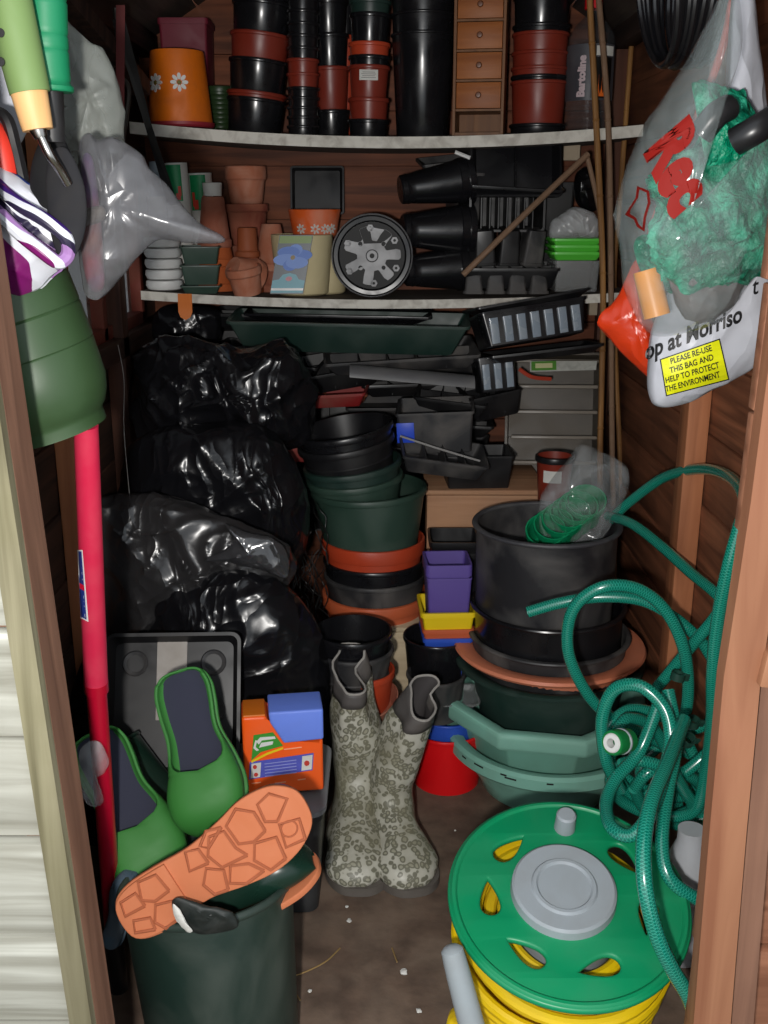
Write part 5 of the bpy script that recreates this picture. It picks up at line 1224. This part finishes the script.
def grid_quad(n=8):
    bm = bmesh.new(); vs = [[bm.verts.new((i/n, j/n, 0)) for i in range(n+1)] for j in range(n+1)]
    for j in range(n):
        for i in range(n): bm.faces.new((vs[j][i], vs[j][i+1], vs[j+1][i+1], vs[j+1][i]))
    return bm
def bil(p00, p10, p01, p11): return lambda u, v: tuple(p00[k]*(1-u)*(1-v)+p10[k]*u*(1-v)+p01[k]*(1-u)*v+p11[k]*u*v for k in (0, 1))
fb_ = bil((667, 395), (728, 379), (661, 360), (719, 340))
pk2 = obj('border', print_on(grid_quad(), wb, lambda u, v: fb_(-.02+1.04*u, -.03+1.06*v), .0012), BKT, wb, smooth=0)
yl = obj('yellow_panel', print_on(grid_quad(), wb, fb_, .0020), M('yellow_print', (224, 226, 20), .45), wb, smooth=0)
for k, s_ in enumerate(('PLEASE RE-USE', 'THIS BAG AND', 'HELP TO PROTECT', 'THE ENVIRONMENT')):
    tb = text_bm(s_, 1, .02, 'CENTER'); wmax = max(v.co.x for v in tb.verts)*2
    f = (lambda k, wmax: lambda u, v: fb_(.5+u/max(wmax, 8.2)*.90+(-.02*k), .80-.235*k+v*.22))(k, wmax)
    obj('lettering', print_on(tb, wb, f, .0028), BKT, yl, smooth=0)
# orange bag
ORB = film('orange_bag_film', (200, 56, 22), .3, .95, 12, .5, .5)
ob_ = tag(obj('carrier_bag', pillow([(634, 262), (640, 262), (650, 300), (656, 340), (664, 372), (652, 378), (632, 362), (612, 340), (600, 320), (612, 306), (622, 290), (628, 275)], (638, 330), 1.24, .022, wr=.006, wf=22, seed=13), ORB), 'bright orange carrier bag hanging behind the clear one', 'carrier bag')
obj('handle', tube([W(640, 268, 1.24), W(662, 200, 1.24), W(700, 110, 1.23), W(722, 50, 1.2), W(733, 0, 1.18), W(740, -30, 1.16)], .0045, 8), ORB, ob_)
# green net and things inside the clear bag
NET = M('green_net', (0, 132, 96), .25, .7, (60, 200, 160), 45, bump=1.3, bs=150, c2=(0, 74, 56), vs=34)
tag(obj('green_netting', pillow([(694, 100), (700, 88), (722, 92), (745, 104), (765, 150), (772, 220), (768, 262), (740, 278), (700, 285), (668, 270), (650, 240), (660, 205), (645, 190), (665, 160), (690, 150), (706, 130)], (712, 200), 1.06, .040, wr=.012, wf=40, seed=14, n=9, m=34, pw=.4), NET), 'crumpled bright green netting inside the clear bag', 'netting', kind='stuff')
tag(obj('green_netting', pillow([(636, 240), (656, 236), (668, 262), (672, 290), (660, 284), (644, 272)], (654, 262), 1.08, .015, wr=.006, wf=30, seed=15), NET), 'small bit of green netting low in the clear bag', 'netting', kind='stuff')
tag(obj('black_stake', tube([W(700, 135, 1.005), W(716, 115, 1.0), W(728, 108, 1.01)], .012, 12), BLK), 'black round stake poking from the green netting', 'stake')
tag(obj('black_stake', tube([W(735, 142, 1.0), W(756, 130, .99), W(775, 118, 1.0)], .013, 12), BLK), 'black round stake end at the right of the netting', 'stake')
A, B = W(646, 270, 1.072), W(657, 316, 1.066)
o = obj('orange_tube', lathe([(0, 0), (.013, 0), (.0135, .002), (.0135, (B-A).length), (0, (B-A).length)], 24), M('amber_tube', (236, 150, 30), .4), loc=A, rot=rotm(A, B)); tag(o, 'orange-yellow tube standing low in the clear bag', 'tube')
o = obj('grey_bundle', pillow([(672, 262), (700, 270), (735, 262), (742, 285), (722, 312), (690, 318), (676, 300)], (705, 290), 1.07, .025, wr=.010, wf=24, seed=17), M('grey_bundle', (96, 92, 92), .5, .5, (160, 154, 150), 20)); tag(o, 'grey crumpled bundle at the bottom of the clear bag', 'bundle')
CBF = film('recycling_bag_film', (150, 160, 160), .12, .3, 9, .6, 1.0, (.10, .40))
cb = tag(obj('clear_carrier_bag', pillow([(722, -8), (736, -14), (742, 30), (736, 70), (700, 140), (712, 165), (745, 155), (780, 120), (800, 180), (796, 230), (770, 262), (746, 288), (722, 318), (690, 332), (652, 334), (630, 300), (620, 250), (618, 200), (638, 140), (668, 92), (700, 40)], (690, 215), 1.05, .075, wr=.006, wf=14, seed=18, n=7, m=26), CBF), 'clear carrier bag with red lettering, full of green netting', 'carrier bag')
bpy.context.view_layer.update()
RP = M('red_print_ink', (128, 20, 12), .65, spec=.2)
t1 = print_on(text_bm('Rec', 1, .06), cb, P2((646, 150), 19, 44, 58, -50), .0015, 3); obj('lettering', t1, RP, cb, smooth=0)
ar = plate([[(0, 0), (.25, .5), (.3, 1.0), (.7, .8), (.75, .3), (.6, -.3), (.55, -.9), (.3, -.7), (.2, -.4), (-.1, -.2)], [(.08, .02), (.33, .5), (.38, .86), (.62, .72), (.66, .3), (.52, -.3), (.48, -.74), (.36, -.6), (.26, -.32), (.06, -.16)]], .01)
obj('recycling_arrow', print_on(ar, cb, P2((628, 210), 30, 0, 0, -24), .0015, 2), RP, cb, smooth=0)

# ============================================================ HANGING AT THE LEFT
# planter seen from the side
c = W(56, 432, 1.06); s = S(400, 1.06)
q = lathe([(.0, .170), (.050*1.1, .170), (.066, .166), (.0705, .150), (.0712, .1245), (.0700, .1230), (.0712, .1215), (.0715, .0865), (.0703, .085), (.0712, .0835), (.070, .045), (.066, .030), (.060, .018), (.0555, .014), (.0545, .010), (.0545, 0), (.052, 0), (.052, .012), (.066, .05), (.068, .15), (0, .166)], 64)
o = obj('planter', q, M('olive_green_plastic', (52, 76, 46), .36, .3, (66, 96, 60), 9), loc=c, rot=(radians(4), radians(-15), 0)); tag(o, 'olive green plastic planter hanging upside down above the red pole', 'planter')
# pole
pe = empty('pole_tool', W(118, 985, 1.24)); T0 = V(pe.location); tag(pe, 'pinkish red telescopic tool pole propped beside the door frame', 'tool pole')
A, M_, B, C_ = W(86, 425, 1.06), W(96, 684, 1.14), W(114, 938, 1.215), W(119, 992, 1.23)
rel = lambda p: p-T0
s = S(560, 1.1)
obj('upper_tube', tube([rel(A), rel(A.lerp(M_, .5)), rel(M_)], lambda t: .0128+.0017*t, 28, 4), PINK, pe)
obj('collar', tube([rel(M_-(M_-A).normalized()*.004), rel(M_+(B-M_).normalized()*.010)], .0148, 28, 1), PINK2, pe)
obj('lower_tube', tube([rel(M_), rel(B)], .0124, 28, 2), PINK2, pe)
obj('ferrule', tube([rel(B-(B-M_).normalized()*.006), rel(C_)], lambda t: .0138-.001*t, 28, 3), BLK, pe)
bpy.context.view_layer.update()
ut = [x for x in pe.children if x.name.startswith('upper_tube')][0]
st_ = obj('sticker', bmesh.new(), WHT, pe); bpy.data.objects.remove(st_)
def on_pole(bm, fn, off): 
    q = print_on(bm, ut, fn, off); bmesh.ops.translate(q, vec=-T0, verts=q.verts); return q
pf = bil((80.5, 618), (88.5, 622), (77.5, 550), (82.5, 550))
k1 = obj('sticker', on_pole(grid_quad(6), pf, .0008), WHT, pe, smooth=0)
obj('sticker_panel', on_pole(grid_quad(6), lambda u, v: pf(.05+.72*u, .02+.96*v), .0014), M('sticker_blue', (40, 56, 130), .4), k1, smooth=0)
bm = bmesh.new()
for j, (v0, v1) in enumerate(((.93, .88), (.82, .80), (.76, .74), (.70, .66), (.6, .58), (.36, .32), (.28, .27), (.22, .2), (.1, .05))):
    vs = [bm.verts.new(p) for p in ((.12, v0, 0), (.62, v0-.01, 0), (.62, v1-.01, 0), (.12, v1, 0))]; bm.faces.new(vs)
obj('sticker_print', on_pole(bm, pf, .002), WHT, k1, smooth=0)
bm = bmesh.new(); vs = [bm.verts.new(p) for p in ((.08, .52, 0), (.78, .50, 0), (.78, .42, 0), (.08, .44, 0))]; bm.faces.new(vs)
obj('sticker_band', on_pole(bm, pf, .0018), PINK2, k1, smooth=0)
tag(obj('plastic_wrap', pillow([(80, 750), (98, 742), (108, 758), (104, 772), (96, 780), (104, 800), (92, 806), (80, 790)], (93, 768), 1.13, .014, wr=.003, wf=40, seed=20), CLB), 'shred of clear wrapping caught on the red pole', 'wrapping')
# trowels
e = empty('hand_trowel'); tag(e, 'hand trowel with sage green grip and beech ferrule', 'trowel')
Yt = .93
obj('grip', tube([W(2, -45, Yt), W(10, 0, Yt), W(20, 50, Yt), W(30, 93, Yt)], lambda t: .0165+.0015*sin(t*3), 24, 6), GRIPL, e)
obj('handle', tube([W(28, 88, Yt), W(38, 130, Yt)], lambda t: .0158-.003*t, 24, 4), BEECH, e)
obj('socket', tube([W(37, 126, Yt), W(41, 138, Yt)], lambda t: .0085-.003*t, 20, 4), STEEL, e)
obj('shank', tube([W(40, 134, Yt), W(50, 155, Yt+.002), W(60, 170, Yt+.012), W(68, 184, Yt+.02)], .0042, 12, 6), STEEL, e)
obj('blade', pillow([(52, 152), (68, 150), (84, 185), (86, 225), (76, 255), (62, 262), (50, 230), (46, 180)], (67, 200), Yt+.03, .006, wr=.0006, pw=.6), M('worn_dark_steel', (38, 38, 41), .7, .4, (60, 58, 56), 30, spec=.15), e)
for k, (x, y) in enumerate(((0, 33), (0, 62))): obj('hanging_hole', lathe([(0, 0), (.0035, 0), (.0035, .002), (0, .002)], 16), BLK, e, loc=W(x+1, y, Yt-.0165), rot=(pi/2, 0, 0))
e = empty('garden_fork'); tag(e, 'hand tool with ridged emerald green grip and black socket', 'hand tool')
Y2 = .97
P_ = [W(44, -40, Y2), W(45, 0, Y2), W(47, 50, Y2), W(50, 92, Y2)]
obj('grip', tube(P_, lambda t: .0175+.0009*(1 if (t*9) % 1 > .12 else 0)+(.0022 if t > .93 else 0), 28, 16), GRIPG, e)
obj('socket', tube([W(50, 90, Y2), W(52, 142, Y2)], .0115, 20, 2), BLK, e)
obj('blade', pillow([(42, 138), (62, 138), (74, 165), (76, 205), (70, 235), (52, 240), (36, 220), (30, 175)], (53, 185), Y2+.012, .010, wr=.0006, pw=.6), M('black_scoop', (24, 24, 26), .6, .3, (50, 50, 50), spec=.2), e)
tag(obj('hand_fork', tube([W(-24, 120, 1.0), W(-4, 140, 1.0), W(4, 168, 1.0), W(4, 186, 1.0)], .0135, 18), M('red_grip', (226, 60, 44), .45)), 'red tool grip at the left edge under the green grips', 'hand tool')
tag(obj('dark_strap', tube([W(-12, 112, 1.01), W(6, 118, 1.0), W(16, 150, 1.0), W(26, 190, 1.0), W(40, 215, 1.0)], .006, 8), BLK), 'black strap curving down behind the red handle', 'strap')
# striped bag
ST = bpy.data.materials.new('striped_cloth'); ST.use_nodes = True; nt = ST.node_tree; N = nt.nodes; L = nt.links; b = N['Principled BSDF']; b.inputs['Roughness'].default_value = .4
tc = N.new('ShaderNodeTexCoord'); dt = N.new('ShaderNodeVectorMath'); dt.operation = 'DOT_PRODUCT'; L.new(tc.outputs['Object'], dt.inputs[0]); dt.inputs[1].default_value = (.62, .5, .78)
nz = N.new('ShaderNodeTexNoise'); nz.inputs['Scale'].default_value = 13; nz.inputs['Detail'].default_value = 1.5; L.new(tc.outputs['Object'], nz.inputs[0])
def mm(op, a, b_):
    n = N.new('ShaderNodeMath'); n.operation = op
    for i, x in enumerate((a, b_)):
        if isinstance(x, (int, float)): n.inputs[i].default_value = x
        else: L.new(x, n.inputs[i])
    return n.outputs[0]
x = mm('ADD', dt.outputs['Value'], mm('MULTIPLY', nz.outputs[0], .07)); x = mm('FRACT', mm('MULTIPLY', x, 8.5), 0)
cr = N.new('ShaderNodeValToRGB'); cr.color_ramp.interpolation = 'CONSTANT'; L.new(x, cr.inputs[0])
cols = [(0, (60, 30, 110)), (.08, (214, 216, 224)), (.26, (40, 70, 160)), (.31, (214, 216, 224)), (.40, (116, 22, 96)), (.62, (214, 216, 224)), (.72, (160, 120, 176)), (.86, (40, 34, 60)), (.92, (214, 216, 224))]
cr.color_ramp.elements[0].color = lin(cols[0][1])+(1,); cr.color_ramp.elements[1].position = cols[1][0]; cr.color_ramp.elements[1].color = lin(cols[1][1])+(1,)
for p_, c_ in cols[2:]: y = cr.color_ramp.elements.new(p_); y.color = lin(c_)+(1,)
L.new(cr.outputs[0], b.inputs['Base Color'])
e = obj('striped_bag', pillow([(-20, 168), (0, 166), (30, 184), (55, 212), (64, 226), (70, 245), (66, 262), (52, 272), (34, 288), (10, 293), (-20, 290)], (20, 232), 1.0, .035, wr=.007, wf=20, seed=22, n=8, m=20), ST); tag(e, 'shiny folded bag with purple, blue and white stripes', 'bag')
obj('handle', tube([W(2, 190, .97), W(20, 205, .955), W(48, 222, .95), W(66, 238, .955), W(68, 254, .96), W(58, 262, .955), W(40, 250, .95), W(18, 232, .95), W(0, 214, .955)], .0065, 10, 10), ST, e)
# clear bag and sheets on the left
tag(obj('plastic_sheet', pillow([(60, 20), (72, 26), (88, 42), (104, 52), (116, 76), (122, 110), (122, 160), (100, 175), (78, 170), (62, 150), (56, 90)], (88, 100), 1.14, .02, wr=.008, wf=24, seed=23), film('milky_sheet', (140, 144, 138), .4, .8, 10, .5, .4, (.35, .9))), 'milky white plastic sheet hanging behind the clear bag', 'plastic sheet')
tag(obj('plastic_sheet', pillow([(-20, -20), (28, -20), (30, 30), (34, 80), (22, 140), (-20, 150)], (6, 60), 1.12, .02, wr=.006, wf=24, seed=24), WBAG), 'white plastic behind the sage and emerald green grips', 'plastic sheet')
o = obj('plant_packet', pillow([(82, 160), (92, 158), (99, 200), (103, 250), (104, 286), (92, 291), (84, 270), (79, 220)], (92, 225), 1.03, .010, wr=.001, pw=.5), M('packet_mix', (176, 90, 60), .5, .9, (92, 70, 140), 9)); tag(o, 'orange and purple packet inside the clear bag', 'packet')
obj('paper_band', pillow([(80, 212), (102, 206), (104, 220), (81, 226)], (92, 216), 1.02, .012, wr=.0), M('buff_paper', (150, 136, 120), .7), o)
tag(obj('clear_bag', pillow([(80, 190), (79, 146), (88, 133), (98, 140), (112, 138), (140, 154), (150, 170), (168, 188), (196, 220), (222, 236), (220, 243), (190, 243), (158, 240), (140, 254), (122, 275), (106, 293), (94, 298), (84, 286), (78, 240)], (112, 205), 1.03, .030, wr=.004, wf=18, seed=25, n=7, m=20), film('smoky_clear_film', (104, 104, 107), .22, .6, 14, .4, .7, (.40, .78))), 'crinkled smoky clear bag with pointed corner, hanging left', 'plastic bag')
# hook, straps
tag(obj('wire_hook', tube([W(115, 8, 2.0), W(116, 26, 2.0), W(117, 50, 2.0), W(121, 62, 2.0), W(112, 66, 1.99), W(106, 76, 1.98), W(113, 83, 1.98), W(124, 80, 1.99), W(129, 92, 2.0), W(126, 120, 2.0), W(122, 146, 2.0)], .0042, 8), M('dull_wire', (96, 94, 90), .3, metal=.7)), 'bent wire hook hanging above the left end of the shelves', 'hook')
tag(obj('black_strap', loft([[W(112, 20, 1.98), W(124, 16, 1.98), W(124, 16, 1.99), W(112, 20, 1.99)], [W(146, 130, 2.06), W(152, 126, 2.06), W(152, 126, 2.07), W(146, 130, 2.07)], [W(168, 206, 2.15), W(178, 204, 2.15), W(178, 204, 2.16), W(168, 206, 2.16)]]), BLK, smooth=0), 'flat black strap slanting down past the shelf end', 'strap')
tag(obj('red_strip', loft([[W(116, 5, 1.96), W(125, 5, 1.96), W(125, 5, 1.97), W(116, 5, 1.97)], [W(116, 160, 1.96), W(124, 160, 1.96), W(124, 160, 1.97), W(116, 160, 1.97)]]), M('dark_red_strip', (110, 40, 40), .6), smooth=0), 'narrow dark red strip hanging behind the wire hook', 'strip')

# ============================================================ FLOOR LITTER
random.seed(9)
for k, (x, y, r_) in enumerate(((404, 971, .006), (347, 906, .003), (349, 920, .004), (419, 1010, .004), (310, 990, .003), (455, 830, .002))):
    p = WZ(x, y, .004); q = bmesh.new(); bmesh.ops.create_icosphere(q, subdivisions=2, radius=r_)
    for v in q.verts: v.co = v.co*(1+.5*noise.noise(v.co*300+V((k, 0, 0)))); v.co.z *= .5
    tag(obj('paper_scrap', q, WPAP, loc=(p.x, p.y, .003)), ['white paper scrap on the bare floor, biggest of the bits', 'tiny white fleck by the toe of the left patterned boot', 'small white fleck just below the left patterned boot', 'white fleck on the floor near the bottom edge', 'white fleck beside the straw near the bucket', 'tiny white fleck on the floor above the reel'][k], 'scrap', 'white scraps on the floor')
for k, pts in enumerate((((340, 948), (325, 962), (300, 974), (282, 978)), ((278, 950), (281, 965), (276, 978), (281, 992)), ((392, 948), (397, 962)), ((290, 985), (300, 1000)))):
    tag(obj('straw', tube([WZ(x, y, .004+.003*(j % 2)) for j, (x, y) in enumerate(pts)], .0012, 6, 6), M('straw', (150, 122, 76), .7)), ['long bent straw on the floor right of the bucket', 'curly straw hanging at the bucket side', 'short straw on the floor between boots and reel', 'short straw on the floor below the long bent one'][k], 'straw', 'straws on the floor')
